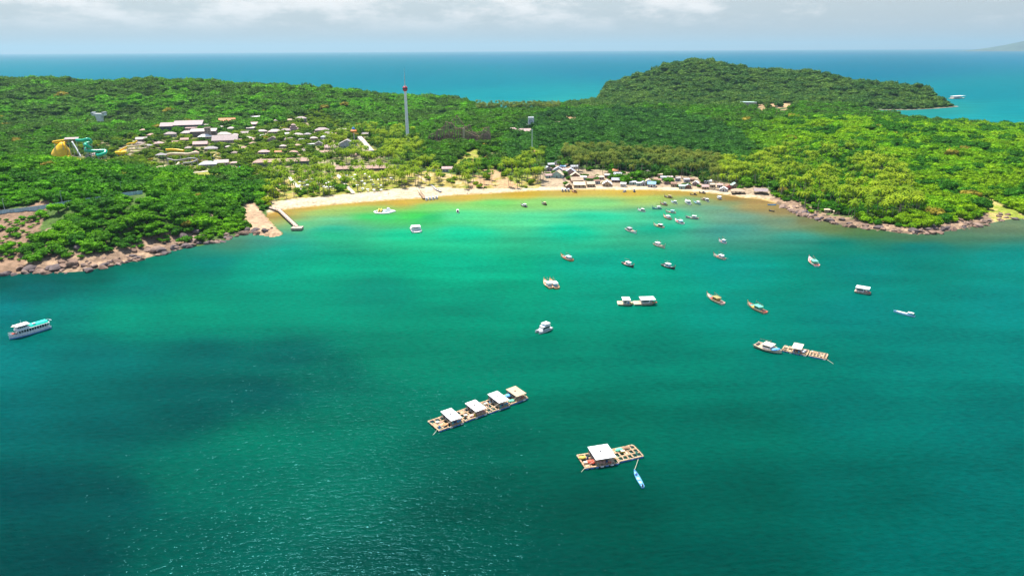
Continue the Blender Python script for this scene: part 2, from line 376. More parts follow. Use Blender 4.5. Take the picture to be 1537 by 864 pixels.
geo = t.nodes.new('ShaderNodeNewGeometry')
nz = t.nodes.new('ShaderNodeTexNoise'); nz.inputs['Scale'].default_value = 0.35; nz.inputs['Detail'].default_value = 8; nz.inputs['Roughness'].default_value = 0.65; L.new(geo.outputs['Position'], nz.inputs['Vector'])
mr = t.nodes.new('ShaderNodeMapRange'); mr.inputs[1].default_value = 0.28; mr.inputs[2].default_value = 0.72; mr.inputs[3].default_value = 0.45; mr.inputs[4].default_value = 1.45; L.new(nz.outputs['Fac'], mr.inputs[0])
mx = t.nodes.new('ShaderNodeMix'); mx.data_type = 'RGBA'; mx.blend_type = 'MULTIPLY'; mx.inputs[0].default_value = 1.0; L.new(an.outputs['Color'], mx.inputs[6]); L.new(mr.outputs[0], mx.inputs[7])
L.new(mx.outputs[2], b.inputs['Base Color']); b.inputs['Roughness'].default_value = 0.95; b.inputs['Specular IOR Level'].default_value = 0.1
bp = t.nodes.new('ShaderNodeBump'); bp.inputs['Distance'].default_value = 1.6; bp.inputs['Strength'].default_value = 0.8; L.new(nz.outputs['Fac'], bp.inputs['Height']); L.new(bp.outputs[0], b.inputs['Normal'])
tag(link_mesh('terrain', me, m), kind='structure')

# ------------------------------------------------------------------ sea: one sheet to the horizon; colour follows depth and seabed, plus darker patches set in the table
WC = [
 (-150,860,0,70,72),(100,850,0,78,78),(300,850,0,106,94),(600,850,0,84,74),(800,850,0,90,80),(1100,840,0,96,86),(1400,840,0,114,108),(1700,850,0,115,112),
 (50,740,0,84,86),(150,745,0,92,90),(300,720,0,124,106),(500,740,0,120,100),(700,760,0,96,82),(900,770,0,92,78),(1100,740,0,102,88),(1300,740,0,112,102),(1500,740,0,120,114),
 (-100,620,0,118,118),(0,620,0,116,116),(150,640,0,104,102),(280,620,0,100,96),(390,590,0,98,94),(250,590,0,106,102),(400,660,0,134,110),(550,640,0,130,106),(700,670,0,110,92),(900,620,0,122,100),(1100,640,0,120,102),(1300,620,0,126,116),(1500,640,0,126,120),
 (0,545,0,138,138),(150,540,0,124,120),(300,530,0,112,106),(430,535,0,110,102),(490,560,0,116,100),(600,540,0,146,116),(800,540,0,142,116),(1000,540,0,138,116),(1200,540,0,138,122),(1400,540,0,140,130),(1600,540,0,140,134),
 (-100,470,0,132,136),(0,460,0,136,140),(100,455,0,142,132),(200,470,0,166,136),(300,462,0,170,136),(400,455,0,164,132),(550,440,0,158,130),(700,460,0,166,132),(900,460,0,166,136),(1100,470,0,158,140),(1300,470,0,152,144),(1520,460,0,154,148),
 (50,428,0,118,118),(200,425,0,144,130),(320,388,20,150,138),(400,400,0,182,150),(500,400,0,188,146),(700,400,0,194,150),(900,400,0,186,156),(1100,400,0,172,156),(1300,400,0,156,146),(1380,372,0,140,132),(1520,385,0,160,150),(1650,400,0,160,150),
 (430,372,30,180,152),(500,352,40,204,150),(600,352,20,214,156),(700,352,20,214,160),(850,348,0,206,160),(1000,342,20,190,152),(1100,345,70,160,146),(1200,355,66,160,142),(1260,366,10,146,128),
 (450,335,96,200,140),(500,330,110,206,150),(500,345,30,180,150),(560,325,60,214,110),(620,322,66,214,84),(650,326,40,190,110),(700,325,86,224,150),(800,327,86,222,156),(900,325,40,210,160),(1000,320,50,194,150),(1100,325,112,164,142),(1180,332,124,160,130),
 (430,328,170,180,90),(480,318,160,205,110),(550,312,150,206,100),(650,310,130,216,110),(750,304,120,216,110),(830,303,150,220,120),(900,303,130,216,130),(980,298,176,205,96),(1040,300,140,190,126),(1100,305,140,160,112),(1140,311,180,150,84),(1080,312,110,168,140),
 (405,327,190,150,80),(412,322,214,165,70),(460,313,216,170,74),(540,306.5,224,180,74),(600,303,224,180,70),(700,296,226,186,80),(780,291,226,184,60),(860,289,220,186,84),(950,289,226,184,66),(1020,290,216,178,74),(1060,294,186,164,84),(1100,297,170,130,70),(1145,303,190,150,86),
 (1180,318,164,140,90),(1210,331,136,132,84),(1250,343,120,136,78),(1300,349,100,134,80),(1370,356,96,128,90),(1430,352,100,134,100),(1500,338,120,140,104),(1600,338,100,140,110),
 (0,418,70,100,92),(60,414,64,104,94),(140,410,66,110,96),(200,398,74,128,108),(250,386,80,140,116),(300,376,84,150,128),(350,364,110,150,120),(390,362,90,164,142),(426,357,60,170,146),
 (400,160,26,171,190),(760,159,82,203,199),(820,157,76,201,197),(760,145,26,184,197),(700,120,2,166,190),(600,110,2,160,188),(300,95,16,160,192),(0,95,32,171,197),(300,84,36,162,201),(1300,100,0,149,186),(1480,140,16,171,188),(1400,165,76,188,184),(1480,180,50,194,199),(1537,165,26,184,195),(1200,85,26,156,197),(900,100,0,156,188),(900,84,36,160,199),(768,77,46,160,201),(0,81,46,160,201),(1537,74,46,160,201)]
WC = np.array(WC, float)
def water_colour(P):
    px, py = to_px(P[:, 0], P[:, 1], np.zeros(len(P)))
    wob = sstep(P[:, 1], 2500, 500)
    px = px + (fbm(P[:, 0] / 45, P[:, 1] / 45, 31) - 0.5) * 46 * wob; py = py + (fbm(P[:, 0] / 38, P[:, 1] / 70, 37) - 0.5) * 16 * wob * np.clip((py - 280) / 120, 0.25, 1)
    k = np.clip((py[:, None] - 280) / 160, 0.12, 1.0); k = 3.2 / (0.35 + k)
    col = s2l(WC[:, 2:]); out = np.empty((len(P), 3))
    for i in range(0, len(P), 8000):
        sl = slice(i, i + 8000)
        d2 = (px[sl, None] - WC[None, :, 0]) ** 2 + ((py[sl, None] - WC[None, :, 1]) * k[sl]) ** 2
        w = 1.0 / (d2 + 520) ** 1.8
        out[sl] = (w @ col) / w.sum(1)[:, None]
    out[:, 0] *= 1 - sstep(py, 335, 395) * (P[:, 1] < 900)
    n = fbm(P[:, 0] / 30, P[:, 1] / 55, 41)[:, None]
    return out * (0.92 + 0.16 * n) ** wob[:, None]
WK = 0.235
wy = [70.0]
while wy[-1] < 62000: wy.append(wy[-1] + max(1.6, wy[-1] * (0.006 if wy[-1] < 3000 else 0.03)))
wy = np.array(wy); wu = np.linspace(-1.5, 1.5, 520)
WX = wy[:, None] * wu[None]; WY = np.repeat(wy[:, None], len(wu), 1); WP = np.stack([WX.ravel(), WY.ravel()], -1)
me = grid_mesh('sea', np.stack([WX.ravel(), WY.ravel(), np.zeros(WX.size)], -1), len(wy), len(wu))
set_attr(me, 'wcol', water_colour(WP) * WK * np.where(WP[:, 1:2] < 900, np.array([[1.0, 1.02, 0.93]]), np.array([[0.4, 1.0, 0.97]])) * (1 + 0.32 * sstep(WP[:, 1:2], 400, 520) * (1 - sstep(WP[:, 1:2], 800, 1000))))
m, t, b = nodes_of('sea_water'); L = t.links
an = t.nodes.new('ShaderNodeAttribute'); an.attribute_name = 'wcol'
geo = t.nodes.new('ShaderNodeNewGeometry')
def noise3(scale, stretch, rot, detail=3):
    mp = t.nodes.new('ShaderNodeMapping'); mp.inputs['Scale'].default_value = stretch; mp.inputs['Rotation'].default_value = (0, 0, rot); L.new(geo.outputs['Position'], mp.inputs[0])
    n = t.nodes.new('ShaderNodeTexNoise'); n.inputs['Scale'].default_value = scale; n.inputs['Detail'].default_value = detail; L.new(mp.outputs[0], n.inputs['Vector']); return n.outputs['Fac']
w1 = noise3(0.8, (0.42, 1, 1), R(-14), 2); w2 = noise3(2.7, (0.5, 1, 1), R(-22), 1.5); w3 = noise3(0.06, (0.25, 1, 1), R(-28), 6)
def tm(op, a, b_):
    n = t.nodes.new('ShaderNodeMath'); n.operation = op
    for i, v in enumerate((a, b_)):
        if isinstance(v, (int, float)): n.inputs[i].default_value = v
        else: L.new(v, n.inputs[i])
    return n.outputs[0]
hgt = tm('ADD', tm('MULTIPLY', w1, 1.0), tm('MULTIPLY', w2, 0.36))
bp = t.nodes.new('ShaderNodeBump'); bp.inputs['Strength'].default_value = 1.0; bp.inputs['Distance'].default_value = 0.36; L.new(hgt, bp.inputs['Height']); L.new(bp.outputs[0], b.inputs['Normal'])
mr = t.nodes.new('ShaderNodeMapRange'); mr.inputs[1].default_value = 0.32; mr.inputs[2].default_value = 0.68; mr.inputs[3].default_value = 0.72; mr.inputs[4].default_value = 1.28; L.new(tm('ADD', tm('MULTIPLY', w3, 0.5), tm('MULTIPLY', w1, 0.5)), mr.inputs[0])  # light and dark ripple shading painted into the water colour
mx = t.nodes.new('ShaderNodeMix'); mx.data_type = 'RGBA'; mx.blend_type = 'MULTIPLY'; mx.inputs[0].default_value = 1.0; L.new(an.outputs['Color'], mx.inputs[6]); L.new(mr.outputs[0], mx.inputs[7])
df = t.nodes.new('ShaderNodeBsdfDiffuse'); L.new(mx.outputs[2], df.inputs['Color'])
gl = t.nodes.new('ShaderNodeBsdfGlossy'); gl.inputs['Roughness'].default_value = 0.11; gl.inputs['Color'].default_value = (0.22, 0.80, 0.92, 1); L.new(bp.outputs[0], gl.inputs['Normal'])
bp2 = t.nodes.new('ShaderNodeBump'); bp2.inputs['Strength'].default_value = 1.0; bp2.inputs['Distance'].default_value = 0.45; L.new(hgt, bp2.inputs['Height']); L.new(bp2.outputs[0], df.inputs['Normal'])
fr = t.nodes.new('ShaderNodeFresnel'); fr.inputs['IOR'].default_value = 1.33; L.new(bp.outputs[0], fr.inputs['Normal'])
ms = t.nodes.new('ShaderNodeMixShader'); L.new(tm('MINIMUM', tm('MULTIPLY', fr.outputs[0], 0.18), 0.07), ms.inputs[0]); L.new(df.outputs[0], ms.inputs[1]); L.new(gl.outputs[0], ms.inputs[2]); L.new(ms.outputs[0], t.nodes['Material Output'].inputs['Surface'])
tag(link_mesh('sea', me, m), kind='structure')

# far island on the horizon
I0 = at_d(1545, 72, 24000)
nx, ny = 60, 16; gx = np.linspace(-2400, 4400, nx); gy = np.linspace(-1700, 1700, ny)
GX, GY = np.meshgrid(gx, gy)
IZ = 540 * np.exp(-((GX - 1300) / 2000) ** 2) * np.clip(1 - (GY / 1600) ** 2, 0, 1) * (0.85 + 0.25 * fbm(GX / 800, GY / 800, 4)) - 25
me = grid_mesh('far_island', np.stack([(GX + I0[0]).ravel(), (GY + 24000).ravel(), IZ.ravel()], -1), ny, nx, IZ.ravel() > -20)
tag(link_mesh('far_island', me, mat('far_island_forest', (0.05, 0.075, 0.04), 0.95, 0.3, 0.004)), kind='structure')

# ------------------------------------------------------------------ haze
hm = bpy.data.materials.new('sea_air'); hm.use_nodes = True; hn = hm.node_tree; hn.nodes.clear()
ho = hn.nodes.new('ShaderNodeOutputMaterial'); hv = hn.nodes.new('ShaderNodeVolumePrincipled')
hv.inputs['Color'].default_value = (0.35, 0.54, 0.64, 1); hv.inputs['Density'].default_value = 3.3e-5; hv.inputs['Anisotropy'].default_value = 0.25
hn.links.new(hv.outputs[0], ho.inputs['Volume'])
HB = MB().box(-105000, 105000, -2000, 70000, -8, 640)
ho_ = HB.build('haze', hm); tag(ho_, kind='stuff'); ho_.display_type = 'WIRE'
# ================================================================== VEGETATION
rng = np.random.default_rng(7); random.seed(11)
def leaf_mat(name, dead=False):
    m, t, b = nodes_of(name); L = t.links
    an = t.nodes.new('ShaderNodeAttribute'); an.attribute_type = 'INSTANCER'; an.attribute_name = 'tint'
    tcn = t.nodes.new('ShaderNodeTexCoord'); nz = t.nodes.new('ShaderNodeTexNoise'); nz.inputs['Scale'].default_value = 0.9; nz.inputs['Detail'].default_value = 4; L.new(tcn.outputs['Object'], nz.inputs['Vector'])
    mr = t.nodes.new('ShaderNodeMapRange'); mr.inputs[1].default_value = 0.3; mr.inputs[2].default_value = 0.7; mr.inputs[3].default_value = 0.72; mr.inputs[4].default_value = 1.32; L.new(nz.outputs['Fac'], mr.inputs[0])
    mx = t.nodes.new('ShaderNodeMix'); mx.data_type = 'RGBA'; mx.blend_type = 'MULTIPLY'; mx.inputs[0].default_value = 1; L.new(an.outputs['Color'], mx.inputs[6]); L.new(mr.outputs[0], mx.inputs[7])
    L.new(mx.outputs[2], b.inputs['Base Color']); b.inputs['Roughness'].default_value = 0.6; b.inputs['Specular IOR Level'].default_value = 0.04
    tr = t.nodes.new('ShaderNodeBsdfTranslucent'); L.new(mx.outputs[2], tr.inputs['Color'])
    ms = t.nodes.new('ShaderNodeMixShader'); ms.inputs[0].default_value = 0.38
    L.new(b.outputs[0], ms.inputs[1]); L.new(tr.outputs[0], ms.inputs[2]); L.new(ms.outputs[0], t.nodes['Material Output'].inputs['Surface'])
    return m
M_LEAF = leaf_mat('broad_leaves'); M_FROND = leaf_mat('palm_fronds')
M_BARK = mat('bark', (0.13, 0.1, 0.075), 0.9, 0.3, 3); M_PALMB = mat('palm_bark', (0.27, 0.23, 0.18), 0.9, 0.25, 2)
import bmesh
def ico(sub, rad=1.0):
    bm = bmesh.new(); bmesh.ops.create_icosphere(bm, subdivisions=sub, radius=rad); bm.verts.ensure_lookup_table()
    v = np.array([x.co[:] for x in bm.verts]); f = [tuple(q.index for q in x.verts) for x in bm.faces]; bm.free(); return v, f
ICO2 = ico(2); ICO1 = ico(1); ICO3 = ico(3)
def crown_mb(seed, flat=0.62, lobes=9, cards=230):
    r = random.Random(seed); mb = MB()
    cs = [(0, 0, 0.0, 0.62)]
    for i in range(lobes):
        a = i * 2.4 + r.random(); q = 0.35 + 0.42 * r.random(); cs.append((q * math.cos(a), q * math.sin(a), (r.random() - 0.35) * 0.6 * (1 - q * 0.4), 0.25 + 0.22 * r.random()))
    for x, y, z, s in cs:
        v, f = ICO1
        w = v * s * (1 + 0.35 * (np.array([[r.random()] for _ in v]) - 0.5)); w = w * np.array([1, 1, 0.8]) + np.array([x, y, z])
        w = w * np.array([1, 1, flat]); mb.add(w, f)
        for _ in range(int(cards * s / 4.2)):
            d = Vector((r.gauss(0, 1), r.gauss(0, 1), r.gauss(0.35, 1))).normalized(); p = Vector((x, y, z)) + d * s * (0.95 + 0.3 * r.random()); p.z *= flat
            u = d.orthogonal().normalized(); u = (u + 0.6 * Vector((r.gauss(0, 1), r.gauss(0, 1), r.gauss(0, 1)))).normalized(); k = u.cross(d).normalized(); g = 0.07 + 0.09 * r.random()
            n = d * g * 0.45
            mb.add([p - u * g - n, p - k * g * 0.7 + n * 0.2, p + u * g - n * 0.6, p + k * g * 0.7 + n * 0.4], [(0, 1, 2, 3)])
    return mb
CROWNS = []
for i in range(5):
    mb = crown_mb(40 + i, flat=(0.62, 0.75, 0.55, 0.85, 0.68)[i], lobes=(9, 8, 11, 8, 10)[i])
    me = mb.mesh('crown'); me.materials.append(M_LEAF); CROWNS.append(me)
def trunk_mesh(seed):
    r = random.Random(seed); mb = MB()
    mb.tube([(0, 0, -0.06), (0.02, 0.01, 0.3), (0.05, -0.02, 0.62)], [0.055, 0.04, 0.03], 7)
    for k in range(4):
        a = k * 1.6 + r.random(); mb.tube([(0.03, 0, 0.42 + 0.05 * k), (0.25 * math.cos(a), 0.25 * math.sin(a), 0.6), (0.42 * math.cos(a), 0.42 * math.sin(a), 0.75)], [0.022, 0.016, 0.008], 5)
    me = mb.mesh('trunk'); me.materials.append(M_BARK); return me
TRUNKS = [trunk_mesh(i) for i in range(3)]
def palm_crown(seed, n=17):
    r = random.Random(seed); mb = MB()
    for k in range(n):
        a = k * 2.399 + 0.3 * r.random(); up = 0.95 - 1.5 * (k / n) + 0.2 * r.random(); L_ = 0.40 + 0.12 * r.random()
        d = Vector((math.cos(a), math.sin(a), 0)); s = Vector((-math.sin(a), math.cos(a), 0)); P = []; p = Vector((0, 0, 0)); el = up; seg = 5
        for i in range(seg + 1):
            P.append(p.copy()); p = p + (d * math.cos(el) + Vector((0, 0, math.sin(el)))) * L_ / seg; el -= 0.42
        V = []; F = []
        for i, q in enumerate(P):
            w = (0.014, 0.04, 0.05, 0.045, 0.03, 0.005)[i]
            V += [q - s * w - Vector((0, 0, w * 0.55)), q, q + s * w - Vector((0, 0, w * 0.55))]
        for i in range(seg): F += [(3 * i, 3 * i + 1, 3 * i + 4, 3 * i + 3), (3 * i + 1, 3 * i + 2, 3 * i + 5, 3 * i + 4)]
        mb.add(V, F)
    v, f = ICO1; mb.add(v * 0.03, f)
    me = mb.mesh('crown'); me.materials.append(M_FROND); return me
PCROWNS = [palm_crown(i, n) for i, n in ((1, 15), (2, 12), (3, 17))]
def palm_trunk(seed):
    r = random.Random(seed); b_ = 0.06 + 0.1 * r.random(); mb = MB()
    pts = [(b_ * (i / 6) ** 1.6 - b_, 0, -0.04 + 1.04 * i / 6) for i in range(7)]
    mb.tube(pts, [0.024, 0.017, 0.0145, 0.0135, 0.0125, 0.012, 0.011], 7)
    me = mb.mesh('trunk'); me.materials.append(M_PALMB); return me
PTRUNKS = [palm_trunk(i) for i in range(3)]

# where trees stand -------------------------------------------------------------
KEEP_OUT = []      # (x, y, r) filled by the builders of houses, slides and paths before planting
def clear(x, y, r): KEEP_OUT.append((x, y, r))
Z_PALM = [zone([(395, 300), (400, 258), (480, 240), (600, 235), (640, 250), (690, 262), (760, 255), (815, 235), (830, 262), (826, 282), (700, 285), (560, 292), (440, 300)]),
          zone([(835, 262), (850, 235), (930, 232), (1010, 236), (1100, 250), (1120, 275), (1090, 284), (980, 262)]),
          zone([(1090, 288), (1100, 250), (1180, 235), (1300, 240), (1360, 270), (1380, 318), (1290, 325), (1230, 318), (1160, 300)], 6),
          zone([(480, 232), (500, 205), (560, 200), (620, 205), (640, 235), (600, 245)], 7),
          at_z([715, 840, 840, 715], [171, 171, 160, 160], 3)[:, :2]]
Z_MIDSHADE = zone([(760, 270), (760, 200), (830, 170), (1000, 170), (1110, 195), (1130, 225), (1120, 255), (1060, 262), (850, 245)], 6)  # middle forest whose darker leaf tint stands in for cloud shade
def plant_points():
    P = []; y = 345.0; i = 0
    while y < 2260:
        sp = 4.5 + max(0, y - 380) * 0.0037
        xs = np.arange(-0.98 * y - 30, 0.98 * y + 30, sp) + (i % 2) * sp / 2
        P.append(np.stack([xs, np.full_like(xs, y), np.full_like(xs, sp)], -1)); y += sp * 0.86; i += 1
    P = np.concatenate(P); P[:, :2] += rng.uniform(-0.42, 0.42, (len(P), 2)) * P[:, 2:3]; return P
M_TINT = [((40, 95, 8), 0)]
def plant():
    P = plant_points(); s = sdf(P[:, :2]); k = s > 5; P, s = P[k], s[k]
    xy = P[:, :2]; z = terrain(xy); px, py = to_px(xy[:, 0], xy[:, 1], z + 5)
    k = (px > -230) & (px < 1760); P, s, xy, z, px, py = P[k], s[k], xy[k], z[k], px[k], py[k]
    # hide what the crests hide: drop points well below the skyline made by the ground in front of them
    order = np.argsort(xy[:, 1]); sky = np.full(200, 1e9); vis = np.zeros(len(P), bool)
    for j in order:
        c = int((px[j] + 230) / 10)
        if py[j] < sky[c] + 9: vis[j] = True
        g = py[j] + 7
        if g < sky[c]: sky[c] = g
    dens = np.ones(len(P)); rnd = rng.random(len(P)); n1 = fbm(xy[:, 0] / 22, xy[:, 1] / 22, 51); n2 = fbm(xy[:, 0] / 70, xy[:, 1] / 70, 61)
    rocky = (xy[:, 1] < 640) & ((xy[:, 0] < -215) | (xy[:, 0] > 205))
    b0 = np.where(xy[:, 0] > 0, 10, 13); dens = np.where(rocky & (s < b0), 0.0, dens); dens = np.where(rocky & (s >= b0) & (s < b0 + 6), 0.6, dens)
    dens = np.where(rocky & (xy[:, 0] < -250) & (s > 45) & (s < 105) & (n1 > 0.55), 0.15, dens)
    dens = np.where(inside(xy, Z_ROCKL), np.where(n1 > 0.5, 0.6, 0.1), dens)
    dens = np.where(inside(xy, Z_PARK), np.where(n1 > 0.42, 0.85, 0.42), dens)
    sc = inside(xy, Z_SCRUB); dens = np.where(sc, np.where(n1 > 0.5, 0.5, 0.2), dens)
    dens = np.where(inside(xy, Z_VILL), 0.24, dens)
    for q in Z_LAWN: dens = np.where(inside(xy, q), 0.03, dens)
    dens = np.where(inside(xy, Z_LAWN[2]), 0.5, dens)
    for q in Z_DIRT: dens = np.where(inside(xy, q), 0.12, dens)
    bz = inside(xy, Z_BEACH); dens = np.where(bz, 0.0, dens); dens = np.where(inside(xy, groyne), 0, dens)
    dens = np.where((s < 12) & (xy[:, 1] > 1400), 0.12, dens); dens = np.where(inside(xy, Z_PALM[4]) & (s < 40), 0.25, dens); dens = np.where(inside(xy, Z_PALM[0]) & ~sc, dens * 0.6, dens)
    dens = np.where(inside(xy, Z_GRASS), 0.03, dens)
    ok = vis & (rnd < dens)
    for x, y, r in KEEP_OUT: ok &= (xy[:, 0] - x) ** 2 + (xy[:, 1] - y) ** 2 > r * r
    for (ax, ay, bx, by, w) in KEEP_LINES:
        a = np.array([ax, ay]); b_ = np.array([bx, by]); ok &= seg_dist(xy, [a], [b_]) > w
    pal = np.zeros(len(P), bool)
    for i, q in enumerate(Z_PALM): pal |= inside(xy, q) & (rng.random(len(P)) < np.clip((0.8, 0.75, 0.36, 0.35, 0.9)[i] + (n1 - 0.5) * 2.2, 0.04, 0.97))
    P = np.concatenate([P, z[:, None], px[:, None], py[:, None], n1[:, None], n2[:, None], s[:, None]], 1)
    return P[ok], pal[ok]
def tints(P, pal):
    x, y, n1, n2 = P[:, 0], P[:, 1], P[:, 6], P[:, 7]; px, py = P[:, 4], P[:, 5]; r = rng.random(len(P)); r2 = rng.random(len(P))
    # species mix by site: linear albedo; middle forest and mountain carry painted cloud shade
    deep = np.array([0.018, 0.062, 0.010]); bright = np.array([0.050, 0.145, 0.008]); lime = np.array([0.105, 0.165, 0.008]); dull = np.array([0.035, 0.070, 0.026]); blue = np.array([0.016, 0.052, 0.026]); straw = np.array([0.16, 0.12, 0.05])
    c = np.empty((len(P), 3)); g = np.clip((n2 - 0.5) * 3 + 0.5, 0, 1)[:, None]; q = np.clip((n1 - 0.5) * 2.6 + 0.5 + (r - 0.5) * 0.5, 0, 1)[:, None]
    c[:] = dull * (1 - q) + bright * 0.75 * q
    near_l = (x < -190) & (y < 620); c = np.where(near_l[:, None], deep * 1.25 * (1 - q) + (bright * (1 - 0.3 * g) + lime * 0.3 * g) * q, c)
    right = (x > 205) & (y < 1080) & (px > 1060); tR = sstep(px, 1060, 1240)[:, None]
    cr = bright * (1 - q) + lime * q; cr = np.where((q < 0.34), deep * 1.3, cr); c = np.where(right[:, None], c * (1 - tR) + cr * tR, c)
    mid = inside(P[:, :2], Z_MIDSHADE)[:, None]; c = np.where(mid, blue * (1 - q) + np.array([0.030, 0.085, 0.030]) * q, c)
    hill = (y > 1020) & (px < 700); cl = np.clip(g * 1.5 - 0.1 - sstep(px, 200, 480)[:, None] * 0.3 + sstep(px, 480, 560)[:, None] * 0.6, 0, 1); c = np.where(hill[:, None], (dull * (0.8 + 0.5 * q)) * (1 - cl * 0.9) + (bright * 1.15 * q + dull * 1.15 * (1 - q)) * cl * 0.9, c)
    mount = (y > 1380) & (px > 850); c = np.where(mount[:, None], np.array([0.030, 0.070, 0.040]) * (1 - q) + np.array([0.056, 0.092, 0.044]) * q, c)  # cool dull leaf tint: cloud shade and haze painted in
    pk = inside(P[:, :2], Z_PARK)[:, None]; c = np.where(pk, np.array([0.035, 0.075, 0.022]) * (1 - q) + np.array([0.095, 0.13, 0.016]) * q, c)
    scrub = inside(P[:, :2], Z_SCRUB)[:, None]; c = np.where(scrub, np.array([0.05, 0.115, 0.010]) * (1 - q) + np.array([0.15, 0.17, 0.010]) * q, c)
    c = np.where((r2 < 0.012)[:, None] & (y < 1300)[:, None] & ~mid, straw, c)
    pc = np.array([0.055, 0.105, 0.014]) * (1 - q) + np.array([0.135, 0.165, 0.020]) * q
    pcm = np.array([0.040, 0.068, 0.028]) * (1 - q) + np.array([0.085, 0.095, 0.040]) * q
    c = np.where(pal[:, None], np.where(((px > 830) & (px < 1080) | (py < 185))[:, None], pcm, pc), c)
    return c * np.array([1.9, 2.12, 0.62]) * (0.82 + 0.36 * r[:, None])
def gn_scatter(name, pts, tint, scale, rot, srcs, mtl):
    me = bpy.data.meshes.new(name); me.vertices.add(len(pts)); me.vertices.foreach_set('co', pts.astype(np.float32).ravel()); me.update()
    set_attr(me, 'tint', tint)
    for nm, arr, ty in (('size', scale, 'FLOAT_VECTOR'), ('turn', rot, 'FLOAT_VECTOR'), ('pick', None, 'INT')):
        a = me.attributes.new(nm, ty, 'POINT')
        if nm == 'pick': a.data.foreach_set('value', np.arange(len(pts), dtype=np.int32) % len(srcs))
        else: a.data.foreach_set('vector', arr.astype(np.float32).ravel())
    o = link_mesh(name, me, mtl)
    ng = bpy.data.node_groups.new(name + '_nodes', 'GeometryNodeTree'); ng.interface.new_socket('Geometry', in_out='INPUT', socket_type='NodeSocketGeometry'); ng.interface.new_socket('Geometry', in_out='OUTPUT', socket_type='NodeSocketGeometry')
    gi = ng.nodes.new('NodeGroupInput'); go = ng.nodes.new('NodeGroupOutput'); ip = ng.nodes.new('GeometryNodeInstanceOnPoints'); ip.inputs['Pick Instance'].default_value = True
    gg = ng.nodes.new('GeometryNodeGeometryToInstance')
    for s_ in srcs[::-1]:
        oi = ng.nodes.new('GeometryNodeObjectInfo'); oi.transform_space = 'ORIGINAL'; oi.inputs['Object'].default_value = s_
        ng.links.new(oi.outputs['Geometry'], gg.inputs[0])
    def na(nm, ty):
        n = ng.nodes.new('GeometryNodeInputNamedAttribute'); n.data_type = ty; n.inputs[0].default_value = nm; return n.outputs['Attribute']
    er = ng.nodes.new('FunctionNodeEulerToRotation'); ng.links.new(na('turn', 'FLOAT_VECTOR'), er.inputs[0])
    ng.links.new(gi.outputs[0], ip.inputs['Points']); ng.links.new(gg.outputs[0], ip.inputs['Instance']); ng.links.new(na('size', 'FLOAT_VECTOR'), ip.inputs['Scale']); ng.links.new(er.outputs[0], ip.inputs['Rotation']); ng.links.new(na('pick', 'INT'), ip.inputs['Instance Index'])
    ng.links.new(ip.outputs[0], go.inputs[0])
    md = o.modifiers.new('scatter', 'NODES'); md.node_group = ng; return o
def site_words(px, py, y, x):
    if px < 400 and y < 640: return 'on the rocky left headland' if px > 150 else 'on the far left headland edge'
    if px > 1080 and y < 760: return 'above the right rocky shore' if px < 1330 else 'on the right hillside by the clearing'
    if 395 < px < 640 and py > 225: return 'on the yellow lawn behind the left beach'
    if 640 <= px < 830 and py > 225: return 'on the dry scrub behind the mid beach'
    if 830 <= px <= 1080: return 'behind the fishing village'
    return 'among the resort houses on the plain'
def hue_words(c):
    if c[0] > 0.2 and c[1] < 0.25: return 'straw brown'
    if c[0] > 0.17: return 'yellow green'
    if c[1] > 0.19: return 'bright green'
    if c[1] > 0.13: return 'mid green'
    return 'dark green'
